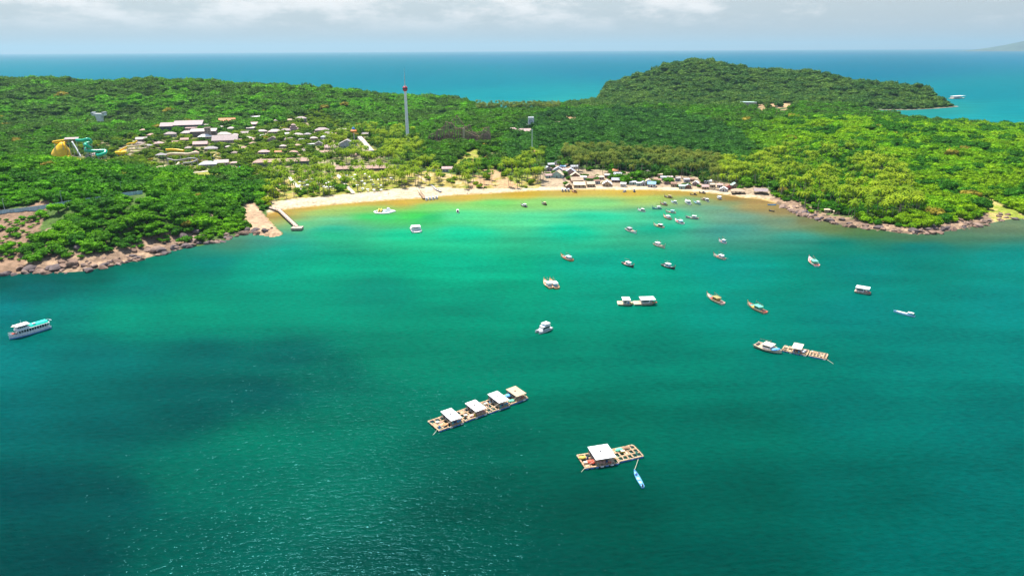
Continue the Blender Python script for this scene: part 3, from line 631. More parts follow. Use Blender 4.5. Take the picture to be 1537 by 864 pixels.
def plant_all():
    P, pal = plant(); T = tints(P, pal)
    r = rng.random(len(P)); sp = P[:, 2]
    size = sp * (0.52 + 0.3 * r + 0.8 * r ** 5) * np.where(P[:, 8] < 22, 0.8, 1.0) * np.where(inside(P[:, :2], Z_SCRUB), 0.75, 1.0) * np.where(inside(P[:, :2], Z_PARK), 0.72, 1.0) * np.where(inside(P[:, :2], Z_ROCKL), 0.6, 1.0)
    ph = 9.5 + 5.5 * r
    infr = (P[:, 4] > -5) & (P[:, 4] < 1542)
    srcs = {}
    for kind in (0, 1):
        sel = np.nonzero(pal == bool(kind))[0]
        dist = P[sel, 1] / (size[sel] / 5 if not kind else 1); near = sel[np.argsort(np.where(infr[sel], P[sel, 1], 1e9))][:295]
        for n, j in enumerate(near):
            x, y, z = P[j, 0], P[j, 1], P[j, 3]; hw = hue_words(T[j]); sw = site_words(P[j, 4], P[j, 5], y, x)
            if kind:
                e = empty('palm_tree', (x, y, z), rng.uniform(0, 6.28), '%s coconut palm, %s trunk, %s' % (hw, 'tall' if ph[j] > 12.5 else 'short', sw), 'palm tree', 'coconut palms ' + sw)
                h = ph[j]; tr = link_mesh('trunk', PTRUNKS[n % 3], None, e); tr.scale = (h, h, h); c = link_mesh('crown', PCROWNS[n % 3], None, e); c.location = (0, 0, h); c.scale = (10.5 * rng.uniform(0.85, 1.15),) * 3
            else:
                s_ = size[j]; e = empty('broadleaf_tree', (x, y, z), rng.uniform(0, 6.28), '%s %s leafy tree %s' % (hw, 'spreading' if s_ > 4.2 else 'small', sw), 'tree', 'leafy trees ' + sw)
                tr = link_mesh('trunk', TRUNKS[n % 3], None, e); tr.scale = (s_ * 1.3,) * 3; c = link_mesh('crown', CROWNS[n % 5], None, e); c.location = (0, 0, s_ * 0.62); c.scale = (s_ * 0.95,) * 3
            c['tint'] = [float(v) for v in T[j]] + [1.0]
            if n < (3 if kind else 5): srcs.setdefault(kind, []).append(c)
        rest = np.setdiff1d(sel, near)
        n = len(rest); rot = np.zeros((n, 3)); rot[:, 2] = rng.uniform(0, 6.28, n); rot[:, :2] = rng.uniform(-0.12, 0.12, (n, 2))
        if kind:
            pts = P[rest][:, [0, 1, 3]].copy(); hh = ph[rest]
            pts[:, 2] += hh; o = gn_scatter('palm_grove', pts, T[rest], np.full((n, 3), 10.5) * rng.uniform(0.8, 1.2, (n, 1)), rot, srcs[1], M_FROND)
            tag(o, kind='stuff')
            VT = []; FT = []                                        # their trunks, thin leaning poles under each crown
            mb = MB()
            for x, y, z, h in zip(pts[:, 0], pts[:, 1], P[rest, 3], hh):
                a = random.uniform(0, 6.28); mb.tube([(x - math.cos(a), y - math.sin(a), z - 0.3), (x, y, z + h)], [0.22, 0.13], 3, cap=False)
            ot = mb.build('palm_grove_trunks', M_PALMB); tag(ot, kind='stuff')
        else:
            pts = P[rest][:, [0, 1, 3]].copy(); s_ = size[rest]; pts[:, 2] += s_ * 0.5
            sc_ = np.stack([s_, s_ * (0.85 + 0.3 * rng.random(n)), s_ * (0.8 + 0.6 * rng.random(n))], -1)
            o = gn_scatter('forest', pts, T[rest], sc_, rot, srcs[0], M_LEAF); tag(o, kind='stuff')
    print('trees', len(P), 'palms', int(pal.sum()))
KEEP_LINES = []
# ================================================================== BUILDINGS AND THINGS ON LAND
def mpp(x, y, z): return float((np.array([x, y, z - CAM_H]) @ FWD) / FPX)      # metres per photo pixel there
ROOFC = {}
def paint(nm, rgb, rough=0.7, **k): return mat(nm, rgb, rough, **k)
M_WIN = mat('window_dark_glass', (0.03, 0.045, 0.055), 0.15, 0.2, 2, spec=0.5)
M_WOOD = mat('weathered_wood', (0.30, 0.20, 0.12), 0.85, 0.3, 2.5); M_DWOOD = mat('dark_wood', (0.10, 0.065, 0.045), 0.85, 0.3, 2)
M_WHITE = mat('white_paint', (0.74, 0.74, 0.72), 0.5, 0.07, 1.2); M_CONC = mat('concrete', (0.36, 0.35, 0.33), 0.9, 0.2, 0.8)
M_PALEC = mat('pale_concrete', (0.62, 0.63, 0.62), 0.9, 0.1, 0.5); M_STONE = mat('resort_stone', (0.36, 0.27, 0.23), 0.9, 0.2, 0.8); M_STEEL = mat('galvanised_steel', (0.42, 0.44, 0.46), 0.45, 0.12, 1, metallic=0.3)
RC = {'mauve': (0.30, 0.235, 0.225), 'pale': (0.40, 0.34, 0.31), 'brown': (0.23, 0.17, 0.145), 'grey': (0.27, 0.25, 0.25), 'white': (0.62, 0.61, 0.59), 'terracotta': (0.38, 0.23, 0.17), 'orange': (0.60, 0.22, 0.09),
      'rust': (0.25, 0.135, 0.09), 'cream': (0.50, 0.40, 0.28), 'blue': (0.20, 0.36, 0.55), 'steel': (0.42, 0.44, 0.47), 'green': (0.36, 0.50, 0.44), 'red': (0.58, 0.16, 0.14), 'slate': (0.36, 0.37, 0.41), 'tan': (0.40, 0.29, 0.19), 'pink': (0.42, 0.28, 0.255)}
def roofm(c): return mat('roof_sheet_' + c, RC[c], 0.7, 0.2, 0.7, stretch=(3, 0.5, 1), dirt=np.array(RC[c]) * 0.6)
def wallm(c): return mat('wall_' + c, RC[c], 0.85, 0.16, 0.7) if isinstance(c, str) else mat('wall_tone_%d_%d_%d' % tuple(int(v * 100) for v in c), c, 0.6, 0.16, 0.7)
RW = {'mauve': 'mauve tiled', 'pale': 'pale', 'brown': 'brown', 'grey': 'dark grey', 'white': 'white', 'terracotta': 'terracotta', 'orange': 'bright orange', 'rust': 'rusty', 'cream': 'cream', 'blue': 'blue', 'steel': 'grey metal', 'green': 'pale green', 'red': 'red', 'slate': 'slate grey', 'tan': 'tan', 'pink': 'pinkish'}
def roof_shape(mb, kind, w, d, h, rh, ov, t=0.18):
    x0, x1, y0, y1 = -w / 2 - ov, w / 2 + ov, -d / 2 - ov, d / 2 + ov
    if kind == 'flat': mb.box(x0, x1, y0, y1, h, h + t * 1.6)
    elif kind == 'shed': mb.add([(x0, y0, h), (x1, y0, h), (x1, y1, h + rh), (x0, y1, h + rh), (x0, y0, h + t), (x1, y0, h + t), (x1, y1, h + rh + t), (x0, y1, h + rh + t)], [(3, 2, 1, 0), (4, 5, 6, 7), (0, 1, 5, 4), (1, 2, 6, 5), (2, 3, 7, 6), (3, 0, 4, 7)])
    elif kind == 'gable': mb.add([(x0, y0, h - .15), (x1, y0, h - .15), (x1, 0, h + rh), (x0, 0, h + rh), (x0, y1, h - .15), (x1, y1, h - .15), (x0, y0, h - .15 + t), (x1, y0, h - .15 + t), (x1, 0, h + rh + t), (x0, 0, h + rh + t), (x0, y1, h - .15 + t), (x1, y1, h - .15 + t)],
             [(3, 2, 1, 0), (2, 3, 4, 5), (6, 7, 8, 9), (9, 8, 11, 10), (0, 1, 7, 6), (4, 10, 11, 5), (0, 6, 9, 3), (3, 9, 10, 4), (1, 2, 8, 7), (2, 5, 11, 8)])
    elif kind == 'gable_x': # ridge runs toward the viewer
        m2 = MB(); roof_shape(m2, 'gable', d, w, h, rh, ov, t); mb.add([(-y, x, z) for x, y, z in m2.v], m2.f)
    elif kind in ('hip', 'pyramid'):
        r = 0.01 if kind == 'pyramid' else max(0.05, (w - d) / 2 if w > d else 0.05); e = 0.12
        mb.add([(x0, y0, h), (x1, y0, h), (x1, y1, h), (x0, y1, h), (x0, y0, h + e), (x1, y0, h + e), (x1, y1, h + e), (x0, y1, h + e), (-r, 0, h + rh), (r, 0, h + rh)],
               [(3, 2, 1, 0), (0, 1, 5, 4), (1, 2, 6, 5), (2, 3, 7, 6), (3, 0, 4, 7), (4, 5, 9, 8), (5, 6, 9), (6, 7, 8, 9), (7, 4, 8)])
def building(name, label, cat, group, px, py, pw, roof, rc, wc, wall_h=3.0, depth=0.6, rh=None, rz=None, dmin=330, ov=0.5, win=None, open_=False, stilt=0.0, clear_front=True, tiers=1, at=None):
    x, y, z = at or hit(px, py, dmin); w = pw * mpp(x, y, z); d = max(2.2, w * depth); rh = rh if rh is not None else d * (0.3 if roof in ('gable', 'hip') else 0.4 if roof in ('pyramid', 'gable_x') else 0.16)
    face = math.atan2(-x, y) if rz is None else math.atan2(-x, y) + rz
    e = empty(name, (x, y + d / 2, z), face * 0.6, label, cat, group); h = wall_h + stilt
    wl = MB()
    if open_:
        for sx in (-1, -0.33, 0.33, 1):
            for sy in (-1, 1): MB().bar((sx * (w / 2 - .2), sy * (d / 2 - .2), -0.6), (sx * (w / 2 - .2), sy * (d / 2 - .2), h), 0.28).build('post', M_DWOOD, e)
        MB().box(-w / 2, w / 2, -d / 2, d / 2, max(stilt, 0.1) - 0.25, max(stilt, 0.1)).build('floor', M_DWOOD, e)
    else:
        MB().box(-w / 2, w / 2, -d / 2, d / 2, -1.2, h - 0.02).build('wall', wallm(wc), e)
        if roof in ('gable', 'gable_x'):
            gb = MB(); a, b_ = (d, w) if roof == 'gable' else (w, d)
            tri = lambda s: [(s * (b_ / 2 - .05), -a / 2 + .05, h - .2), (s * (b_ / 2 - .05), a / 2 - .05, h - .2), (s * (b_ / 2 - .05), 0, h + rh * 0.9)]
            vs = tri(1) + tri(-1)
            if roof == 'gable_x': vs = [(-q, p_, r_) for p_, q, r_ in vs]
            MB().add(vs[:3], [(0, 1, 2)]).build('gable_wall', wallm(wc), e); MB().add(vs[3:], [(0, 2, 1)]).build('gable_wall', wallm(wc), e)
        n = win if win is not None else max(2, int(w / 3.0)); rows = max(1, int(wall_h / 3.2))
        for r_ in range(rows):
            for i in range(n):
                cx = -w / 2 + w * (i + 0.5) / n; z0 = stilt + r_ * wall_h / rows + 0.95; ww = min(1.3, w / n * 0.55)
                if r_ == 0 and i == n // 2:
                    MB().box(cx - 0.5, cx + 0.5, -d / 2 - 0.06, -d / 2 + 0.02, 0.02, 2.05).build('door', M_DWOOD, e)
                else: MB().box(cx - ww / 2, cx + ww / 2, -d / 2 - 0.05, -d / 2 + 0.02, z0, min(z0 + 1.2, h - .3)).build('window', M_WIN, e)
    rb = MB(); roof_shape(rb, roof, w, d, h, rh, ov)
    if tiers > 1:
        for k in range(1, tiers): roof_shape(rb, roof, w * (1 - .25 * k), d * (1 - .25 * k), h + rh * 0.75 * k + 0.9 * k, rh * 0.8, ov * 0.6); rb.box(-w * .3 / k, w * .3 / k, -d * .3 / k, d * .3 / k, h + rh * .5 * k, h + rh * .75 * k + .9 * k)
    rb.build('roof', roofm(rc), e)
    clear(x, y + d / 2, max(w * 0.5, d * 0.6) + (0.2 if name == 'shack' else 2.0))
    if clear_front:
        for k in (0.3, 0.8):
            for q in np.linspace(-0.45, 0.45, max(1, int(w / 8) + 1)): clear(x + q * w, y - 5 - 9 * k, 5.5)
    return e
RES = 'resort buildings on the plain'
def B(label, *a, **k): return building('resort_building', label, 'building', RES, *a, **k)
B('long dark glass hall under a wide mauve shed roof on the hill foot', 280, 198, 40, 'shed', 'mauve', (0.07, 0.08, 0.085), wall_h=9, depth=0.5, rh=4.5, dmin=800, win=9)
B('smaller glass wing with mauve shed roof left of the wide hall', 251, 198, 22, 'shed', 'mauve', (0.07, 0.08, 0.085), wall_h=7.5, depth=0.6, rh=4, dmin=800, win=5)
B('pinkish stone block in front of the wide mauve roofed hall', 288, 200, 19, 'flat', 'pink', (0.42, 0.32, 0.28), wall_h=7, depth=0.5, dmin=800, win=4)
B('tall dark house with pale shed roof beside the stone tower', 303, 206, 36, 'shed', 'pale', (0.14, 0.11, 0.10), wall_h=7.5, depth=0.5, rh=2.2, dmin=780, win=7)
building('stone_tower', 'square brown stone tower rising through the pale shed roof', 'tower', None, 312, 208, 8, 'flat', 'brown', (0.34, 0.25, 0.21), wall_h=14, depth=0.8, dmin=780, win=2, clear_front=False)
for lb, px, py, pw, rt, rc, wc, wh in [
 ('hip roofed pavilion with white walls below the left glass wing', 254, 206, 16, 'hip', 'mauve', 'pale', 4),
 ('two small pale hip roofs below the pinkish stone block', 279, 203, 17, 'hip', 'pale', 'pale', 2.6),
 ('broad pale hip roofed house right of the stone tower', 334, 206, 20, 'hip', 'pale', 'mauve', 3),
 ('long row of pink gables nearest below the stone tower', 335, 215, 36, 'gable', 'mauve', 'mauve', 3.5),
 ('white roofed lodge directly below the stone tower', 306, 209, 19, 'hip', 'white', 'mauve', 2.8),
 ('flat pale roof right behind the long glass hall', 308, 191, 19, 'flat', 'pale', 'pale', 3),
 ('small flat pale cube house behind the stone tower', 323, 190, 9, 'flat', 'white', 'pale', 2.6),
 ('pale shed roofed house at the right end of the hall group', 333, 194, 12, 'shed', 'pale', 'brown', 3),
 ('terracotta orange roofs on the slope above the hall group', 339, 185, 23, 'gable', 'orange', 'cream', 2.6),
 ('tilted pale gable roof above the tangled cream slides', 211, 213, 15, 'gable', 'pale', 'brown', 3.2),
 ('dark thatched shelter beside the tangled cream slides', 206, 219, 15, 'hip', 'brown', 'brown', 2.4),
 ('brown gabled cottages left of the path below the stone tower', 299, 220, 20, 'gable', 'pink', 'brown', 2.6),
 ('grey hip roofed restaurant above the yellow spiral slide', 315, 227, 18, 'hip', 'grey', 'tan', 2.8),
 ('long slate hip roof beside the teal pool', 310, 252, 24, 'hip', 'slate', 'grey', 3.2),
 ('cream roofed annex touching the long slate roof', 331, 249, 20, 'gable', 'pale', 'cream', 3),
 ('small pink roofed kiosk right of the cream annex', 351, 248, 11, 'hip', 'pink', 'cream', 2.2),
 ('very long white flat roof at the foot of the hill', 386, 178, 28, 'flat', 'white', 'tan', 2.4),
 ('brown shed roofed house below the long white flat roof', 374, 190, 22, 'shed', 'pink', 'brown', 3),
 ('low grey shed in front of the brown shed roofed house', 376, 195, 13, 'shed', 'pale', 'grey', 2.2),
 ('two storey pavilion with square mauve roof at the far edge', 451, 184, 15, 'hip', 'mauve', 'grey', 6),
 ('small mauve hip roof left of the tiered pagoda roof', 415, 184, 11, 'hip', 'mauve', 'pale', 2.4),
 ('tan hip roofed house just left of the two storey pavilion', 434, 183, 11, 'hip', 'tan', 'pale', 2.4),
 ('pale hip roofed hut at the left end of the hut row', 392, 200, 14, 'hip', 'pale', 'brown', 2.4),
 ('little white hut in front of the left hut row', 394, 206, 8, 'hip', 'white', 'grey', 2.2),
 ('wide pale hip roof in the middle of the hut row', 411, 201, 19, 'hip', 'pale', 'brown', 2.6),
 ('mauve hip roof at the right of the hut row', 428, 199, 15, 'hip', 'mauve', 'brown', 2.6),
 ('low white hip roof below the right of the hut row', 430, 204, 13, 'hip', 'white', 'mauve', 2),
 ('pale roofed hut on the yellow lawn patch', 446, 205, 14, 'hip', 'pale', 'tan', 2.2),
 ('brown gabled chalet standing alone among dark trees', 409, 213, 15, 'gable_x', 'brown', 'mauve', 3.2),
 ('mauve hip roofed villa right of the lawn patch', 482, 199, 20, 'hip', 'mauve', 'brown', 3),
 ('second mauve villa overlapping the larger villa', 491, 204, 14, 'hip', 'mauve', 'slate', 2.8),
 ('white edged pavilion below the two mauve villas', 487, 209, 12, 'hip', 'slate', 'white', 2.6),
 ('pink roofed cottages above the long terracotta building', 395, 232, 16, 'hip', 'pink', 'mauve', 2.6),
 ('small orange roofed stall above the long terracotta building', 417, 231, 9, 'gable', 'orange', 'cream', 2),
 ('dark gabled hall with layered roofs beside the grassy ramp', 520, 222, 27, 'gable_x', 'grey', 'slate', 4),
 ('low pink market stalls left of the dark gabled hall', 497, 225, 20, 'gable', 'pink', 'cream', 2.6),
 ('tan curved flat roof alone among trees left of the tower', 578, 194, 20, 'flat', 'tan', 'brown', 2.4),
 ('isolated white bungalow among palms above the terracotta building', 466, 219, 10, 'flat', 'white', 'green', 2.2),
 ('red roofed white house at the left of the pair by the beach', 656, 256, 12, 'gable', 'red', 'white', 2.6),
 ('pale blue house with faded red roof by the beach scrub', 671, 258, 15, 'gable', 'pink', 'steel', 3),
 ('left pink roofed block of the long row on the dark slope', 763, 199, 20, 'gable', 'pink', 'white', 2.6),
 ('right pink roofed block of the long row on the dark slope', 785, 201, 23, 'gable', 'pink', 'white', 2.6),
 ('red tiled cottage hidden in trees by the white pole', 806, 231, 12, 'gable', 'red', 'tan', 1.8),
 ('tan house beside the orange earth clearing', 838, 188, 13, 'gable', 'tan', 'orange', 2.6),
 ('pale turquoise flat roof on the far valley floor', 1125, 160, 22, 'flat', 'green', 'pale', 8)]:
    B(lb, px, py, pw, rt, rc, wc, wall_h=wh, dmin=560 if py > 240 else 640, clear_front=True)
B('very long terracotta roofed hall with green glazed front', 427, 249, 92, 'hip', 'terracotta', (0.10, 0.13, 0.11), wall_h=4.2, depth=0.14, rh=3.0, dmin=560, win=22)
B('long low terracotta roof behind the umbrella lawn', 547, 257, 84, 'gable', 'terracotta', (0.06, 0.05, 0.05), wall_h=2.6, depth=0.13, rh=2.4, dmin=560, win=16)
building('pagoda', 'tiered mauve pagoda roof in the middle of the resort', 'pagoda', None, 440, 198, 13, 'hip', 'pink', 'mauve', wall_h=4, tiers=3, dmin=700)
building('thatched_hut', 'square thatched hut on tall dark stilts above the cream slides', 'hut', None, 238, 224, 14, 'pyramid', 'pink', 'brown', wall_h=2.5, stilt=4.0, open_=True, dmin=600)
building('slide_tower', 'pointed grey roof on a tall dark timber tower beside yellow slides', 'slide tower', None, 242, 246, 14, 'pyramid', 'grey', 'brown', wall_h=2.5, stilt=6.5, open_=True, dmin=600)
building('slide_tower', 'tall timber tower with grey shed roof joining the yellow funnel and green coil', 'slide tower', None, 112, 240, 17, 'shed', 'mauve', 'grey', wall_h=2.6, stilt=20, open_=True, dmin=640, rh=1.5, depth=0.4)
building('thatched_hut', 'grey pointed pavilion roof right of the yellow wavy slides', 'hut', None, 136, 247, 20, 'pyramid', 'grey', 'brown', wall_h=3, open_=True, dmin=600)
building('thatched_hut', 'mauve pointed pavilion roof under the green coil slide', 'hut', None, 142, 236, 14, 'pyramid', 'mauve', 'brown', wall_h=3, open_=True, dmin=640)

rb_ = random.Random(17)
for px, py in [(214, 199), (226, 206), (222, 222), (262, 217), (276, 213), (282, 226), (292, 233), (346, 196), (352, 206), (358, 214), (366, 203), (371, 211), (379, 219), (342, 224), (352, 233), (368, 226), (384, 213), (432, 213), (446, 222), (452, 213), (461, 205), (470, 211), (478, 219), (440, 232), (458, 230), (505, 206), (512, 199), (548, 204), (556, 196), (486, 233), (530, 236), (424, 223)]:
    c_ = rb_.choice(['mauve', 'brown', 'pale', 'grey', 'terracotta']); sd = 'left' if px < 360 else 'right'
    building('bungalow', 'small %s roofed bungalow half hidden in trees in the %s half of the resort' % (RW[c_].replace(' tiled', ''), sd), 'bungalow', 'small %s bungalows, %s half of the resort' % (c_, sd), px, py, rb_.uniform(8, 13), rb_.choice(['hip', 'gable', 'hip', 'gable_x']), c_, rb_.choice(['tan', 'pale', 'brown', 'cream']), wall_h=2.6, depth=.7, rz=rb_.uniform(-.6, .6), dmin=640, win=2, clear_front=px % 2 == 0)
# fishing village along the beach ------------------------------------------------
VIL = 'shacks of the fishing village'
vill = [(827, 250, 11, 'steel', 'grey', 'small grey shed roof high in the lane at the village top'), (838, 247, 12, 'slate', 'white', 'uppermost slate roof of the village lane'), (822, 256, 14, 'steel', 'grey', 'long thin grey roof at the left edge of the village'),
 (838, 258, 15, 'slate', 'steel', 'slate roof above the two pale green walled sheds'), (824, 266, 13, 'pink', 'green', 'left of the two pale green walled sheds'), (838, 266, 20, 'cream', 'green', 'right of the two pale green walled sheds'),
 (862, 253, 12, 'steel', 'white', 'white shack under the palms behind the village'), (857, 262, 18, 'slate', 'pink', 'wide slate roof right of the village lane'), (864, 268, 17, 'cream', 'rust', 'cream roofed shack with rusty wall mid village'), (876, 270, 10, 'white', 'slate', 'white square roof on a dark walled shack'),
 (866, 274, 20, 'tan', 'rust', 'wide tan roof in front of the cream roofed shack'), (870, 281, 19, 'cream', 'tan', 'beach front shed with cream roof and dark stakes'), (854, 283, 10, 'tan', 'rust', 'little tan hut at the foot of the village lane'), (887, 280, 13, 'cream', 'tan', 'square cream hut on the sand by the wide beach shed'),
 (888, 271, 13, 'rust', 'pink', 'rusty roof between the white and cream shacks'), (896, 275, 10, 'rust', 'slate', 'dark rusty hut behind the largest sand front hut'), (901, 269, 12, 'cream', 'pink', 'cream gable behind the dark rusty hut'), (912, 279, 15, 'white', 'tan', 'large pale roofed hut standing alone on the sand front'),
 (925, 273, 14, 'slate', 'rust', 'slate roof right of the lone pale sand front hut'), (928, 265, 13, 'steel', 'white', 'grey metal roof below the bright orange roof'), (924, 259, 9, 'orange', 'tan', 'bright orange roof behind the village'), (936, 280, 9, 'white', 'white', 'narrow tall white house on the sand front'),
 (940, 269, 12, 'pink', 'tan', 'pink roof behind the narrow white house'), (950, 277, 12, 'slate', 'green', 'slate and green shed right of the narrow white house'), (959, 278, 8, 'steel', 'green', 'pale green box hut with metal roof'), (966, 278, 9, 'slate', 'steel', 'slate box hut beside the pale green hut'),
 (955, 268, 11, 'steel', 'grey', 'grey roof in the second row behind the green hut'), (975, 266, 10, 'rust', 'grey', 'rusty roof in the back row mid village'), (974, 276, 11, 'cream', 'white', 'white walled shack with cream roof mid village'), (979, 280, 13, 'blue', 'white', 'shack with blue roof edge on the sand'),
 (972, 262, 9, 'pale', 'grey', 'pale hut at the back under the palms'), (988, 274, 11, 'rust', 'brown', 'brown rusty shack right of the blue roof'), (991, 265, 7, 'cream', 'tan', 'tall thin tan house in the back row'), (996, 270, 9, 'steel', 'slate', 'slate shed behind the brown rusty shack'),
 (1001, 276, 9, 'pink', 'pink', 'pink shack above the green bush on the sand'), (1006, 269, 9, 'pale', 'brown', 'pale roof at the back right of the village'), (1012, 280, 9, 'rust', 'tan', 'rusty hut beside the pale green house'), (1024, 283, 10, 'green', 'green', 'pale green house at the water front'),
 (1033, 283, 10, 'steel', 'rust', 'grey roofed rusty shed right of the pale green house'), (1031, 273, 9, 'slate', 'slate', 'slate roof behind the pale green house'), (1039, 272, 7, 'rust', 'tan', 'small rusty roof beside the slate roof behind'), (1045, 278, 10, 'white', 'pink', 'white gable right end of the dense village'),
 (1059, 284, 11, 'pink', 'tan', 'pink roofed hut by the two dark trees'), (1064, 275, 11, 'steel', 'steel', 'tall bluish shed under the yellow palms'), (1070, 281, 9, 'cream', 'cream', 'cream hut leaning by the bluish shed'), (1081, 281, 9, 'pink', 'white', 'low pink hut under the yellow palms'),
 (1087, 287, 12, 'white', 'white', 'bright white roof near the right end of the beach'), (1094, 284, 9, 'rust', 'red', 'reddish shack behind the bright white roof'), (1104, 282, 12, 'green', 'tan', 'pale green roof at the right end of the village'), (1158, 281, 8, 'green', 'green', 'pale green hut lost among the right palms'),
 (848, 258, 10, 'pink', 'white', 'pink hut on the right of the village lane'), (845, 252, 9, 'blue', 'white', 'blue roofed hut high on the village lane'), (1018, 271, 8, 'pale', 'slate', 'pale hut behind the rusty hut in the back row'), (912, 266, 9, 'steel', 'rust', 'metal roof under the palms left of the orange roof')]
rv = random.Random(3)
for px, py, pw, rc, wc, lb in vill:
    building('shack', lb, 'shack', VIL, px, py + 1.2, pw * 0.9, rv.choice(['gable', 'gable', 'shed', 'gable_x']), rc, wc, wall_h=rv.uniform(2.1, 3.0), depth=rv.uniform(0.55, 0.9), rz=rv.uniform(-0.5, 0.5), ov=0.35, win=3, clear_front=False)
building('beach_hut', 'long tan roofed open hut on a stone edge at the beach end', 'hut', None, 1109, 292, 18, 'hip', 'tan', 'tan', wall_h=2.6, open_=True, ov=0.7, clear_front=False)
building('beach_hut', 'brown roofed open hut among palms right of the beach end', 'hut', None, 1143, 293, 18, 'gable', 'mauve', 'rust', wall_h=2.6, open_=True, ov=0.6, clear_front=False)
for px, py, pw, lb in [(1243, 320, 9, 'cream hut on the rocks right of the stranded white boat'), (1256, 322, 8, 'tan hut highest on the rocks by the right palms')]:
    building('shack', lb, 'shack', VIL, px, py, pw, 'hip', 'cream', 'tan', wall_h=2.2, ov=0.4, win=2)

# tall things -----------------------------------------------------------------------
x, y, z = hit(612.5, 216, 700); clear(x, y, 9); clear(x, y - 12, 6)
zt = float(at_d(609.5, 103, y)[2]); zc = float(at_d(610.8, 133, y)[2])
t_ = empty('observation_tower', (x, y, z), 0, 'very tall thin white tower with a red gondola ring near its top', 'tower')
mb = MB(); hh = zc - z
for k in range(4):
    a = math.pi / 4 + k * math.pi / 2; mb.bar((2.3 * math.cos(a), 2.3 * math.sin(a), -1), (1.5 * math.cos(a), 1.5 * math.sin(a), hh + 4), 0.55)
nb = 26
for i in range(nb):
    z0, z1 = hh * i / nb, hh * (i + 1) / nb; r0, r1 = 2.3 - 0.8 * i / nb, 2.3 - 0.8 * (i + 1) / nb
    for k in range(4):
        a, b_ = math.pi / 4 + k * math.pi / 2, math.pi / 4 + (k + 1) * math.pi / 2
        mb.bar((r0 * math.cos(a), r0 * math.sin(a), z0), (r1 * math.cos(b_), r1 * math.sin(b_), z1), 0.25); mb.bar((r1 * math.cos(a), r1 * math.sin(a), z1), (r1 * math.cos(b_), r1 * math.sin(b_), z1), 0.25)
mb.build('lattice_shaft', mat('tower_white', (0.84, 0.84, 0.84), 0.5, 0.06, 1), t_)
MB().tube([(0, 0, -1), (0, 0, hh)], [1.5, 1.1], 10).build('core_pipe', mat('tower_core_white', (0.8, 0.8, 0.8), 0.5, 0.04, 1), t_)
MB().lathe([(1.6, hh - 3.2), (2.9, hh - 2.2), (3.1, hh), (2.9, hh + 1.6), (2.0, hh + 2.4)], 16).build('gondola', mat('gondola_red', (0.50, 0.03, 0.05), 0.4, 0.1, 1), t_)
MB().lathe([(3.14, hh - 0.6), (3.17, hh + 0.5)], 16).build('gondola_window', M_WIN, t_)
MB().tube([(0, 0, hh + 2), (0, 0, zt - z - 10), (0, 0, zt - z)], [0.7, 0.4, 0.12], 6).build('mast', mat('mast_grey', (0.5, 0.52, 0.55), 0.5), t_)

x, y, z = hit(152.5, 191, 900); s = mpp(x, y, z); clear(x, y, 10); clear(x, y - 14, 9); clear(x, y - 28, 8)
t_ = empty('cable_pylon', (x, y, z), 0, 'grey concrete T shaped cable pylon standing in the left hill forest', 'pylon')
MB().loft([[(-4.6 * s * q, -3 * q, h), (4.6 * s * q, -3 * q, h), (4.6 * s * q, 3 * q, h), (-4.6 * s * q, 3 * q, h)] for q, h in ((0.85, -2), (0.8, 10 * s), (1.05, 17 * s))]).build('column', M_PALEC, t_)
MB().box(-9.5 * s, 9.5 * s, -3.4, 3.4, 17 * s, 20 * s).build('crossbeam', M_PALEC, t_)
mb = MB()
for q in (-8, 8): mb.box((q - 1.2) * s, (q + 1.2) * s, -5.5, 5.5, 20 * s, 22 * s)
mb.build('sheave_train', M_STEEL, t_)

x, y, z = hit(797, 190, 900); s = mpp(x, y, z) * 0.78; clear(x, y, 12); clear(x, y - 16, 11); clear(x, y - 32, 10)
t_ = empty('steel_tower', (x, y, z), 0, 'grey steel frame tower on a white base on the far dark slope', 'tower')
mb = MB()
for sx in (-1, -.33, .33, 1):
    for sy in (-1, 1): mb.bar((sx * 5.2 * s, sy * 4, 3), (sx * 5.2 * s, sy * 4, 16 * s), 0.7)
for k in range(6): mb.box(-5.4 * s, 5.4 * s, -4.2, 4.2, 3 + k * 2.6 * s, 3.5 + k * 2.6 * s)
mb.build('frame', mat('blue_grey_steel', (0.55, 0.58, 0.64), 0.5), t_); MB().box(-9.5 * s, 9.5 * s, -7, 7, -1, 3).build('base', M_WHITE, t_)
MB().box(-3.6 * s, 3.6 * s, -2, 2, 3, 12 * s).build('core', mat('core_grey', (0.36, 0.40, 0.46), 0.7), t_)
x, y, z = hit(798.5, 240, 620); s = mpp(x, y, z); clear(x, y - 4, 4)
t_ = empty('pole', (x, y, z), 0, 'thin tall white pole rising from the dark trees behind the beach', 'pole')
MB().tube([(0, 0, -1), (0, 0, 44 * s)], [0.45, 0.28], 8).build('shaft', M_WHITE, t_); MB().box(-0.9, 0.9, -0.3, 0.3, 43 * s, 44.5 * s).build('lamp_head', M_STEEL, t_)
for px, py, h, lb in [(94, 306, 9, 'slim grey lamp post left of the blue fence bend'), (8, 318, 9, 'slim grey lamp post at the left edge above the fence'), (183, 289, 8, 'slim grey lamp post on the bare earth above the fence end')]:
    x, y, z = hit(px, py); t_ = empty('lamp_post', (x, y, z), 0, lb, 'lamp post', 'lamp posts on the left headland'); clear(x, y - 4, 3.5)
    MB().tube([(0, 0, -.5), (0, 0, h)], [0.16, 0.1], 6).build('shaft', M_STEEL, t_); MB().bar((-0.1, 0, h), (1.4, 0, h + .2), 0.14).build('arm', M_STEEL, t_)

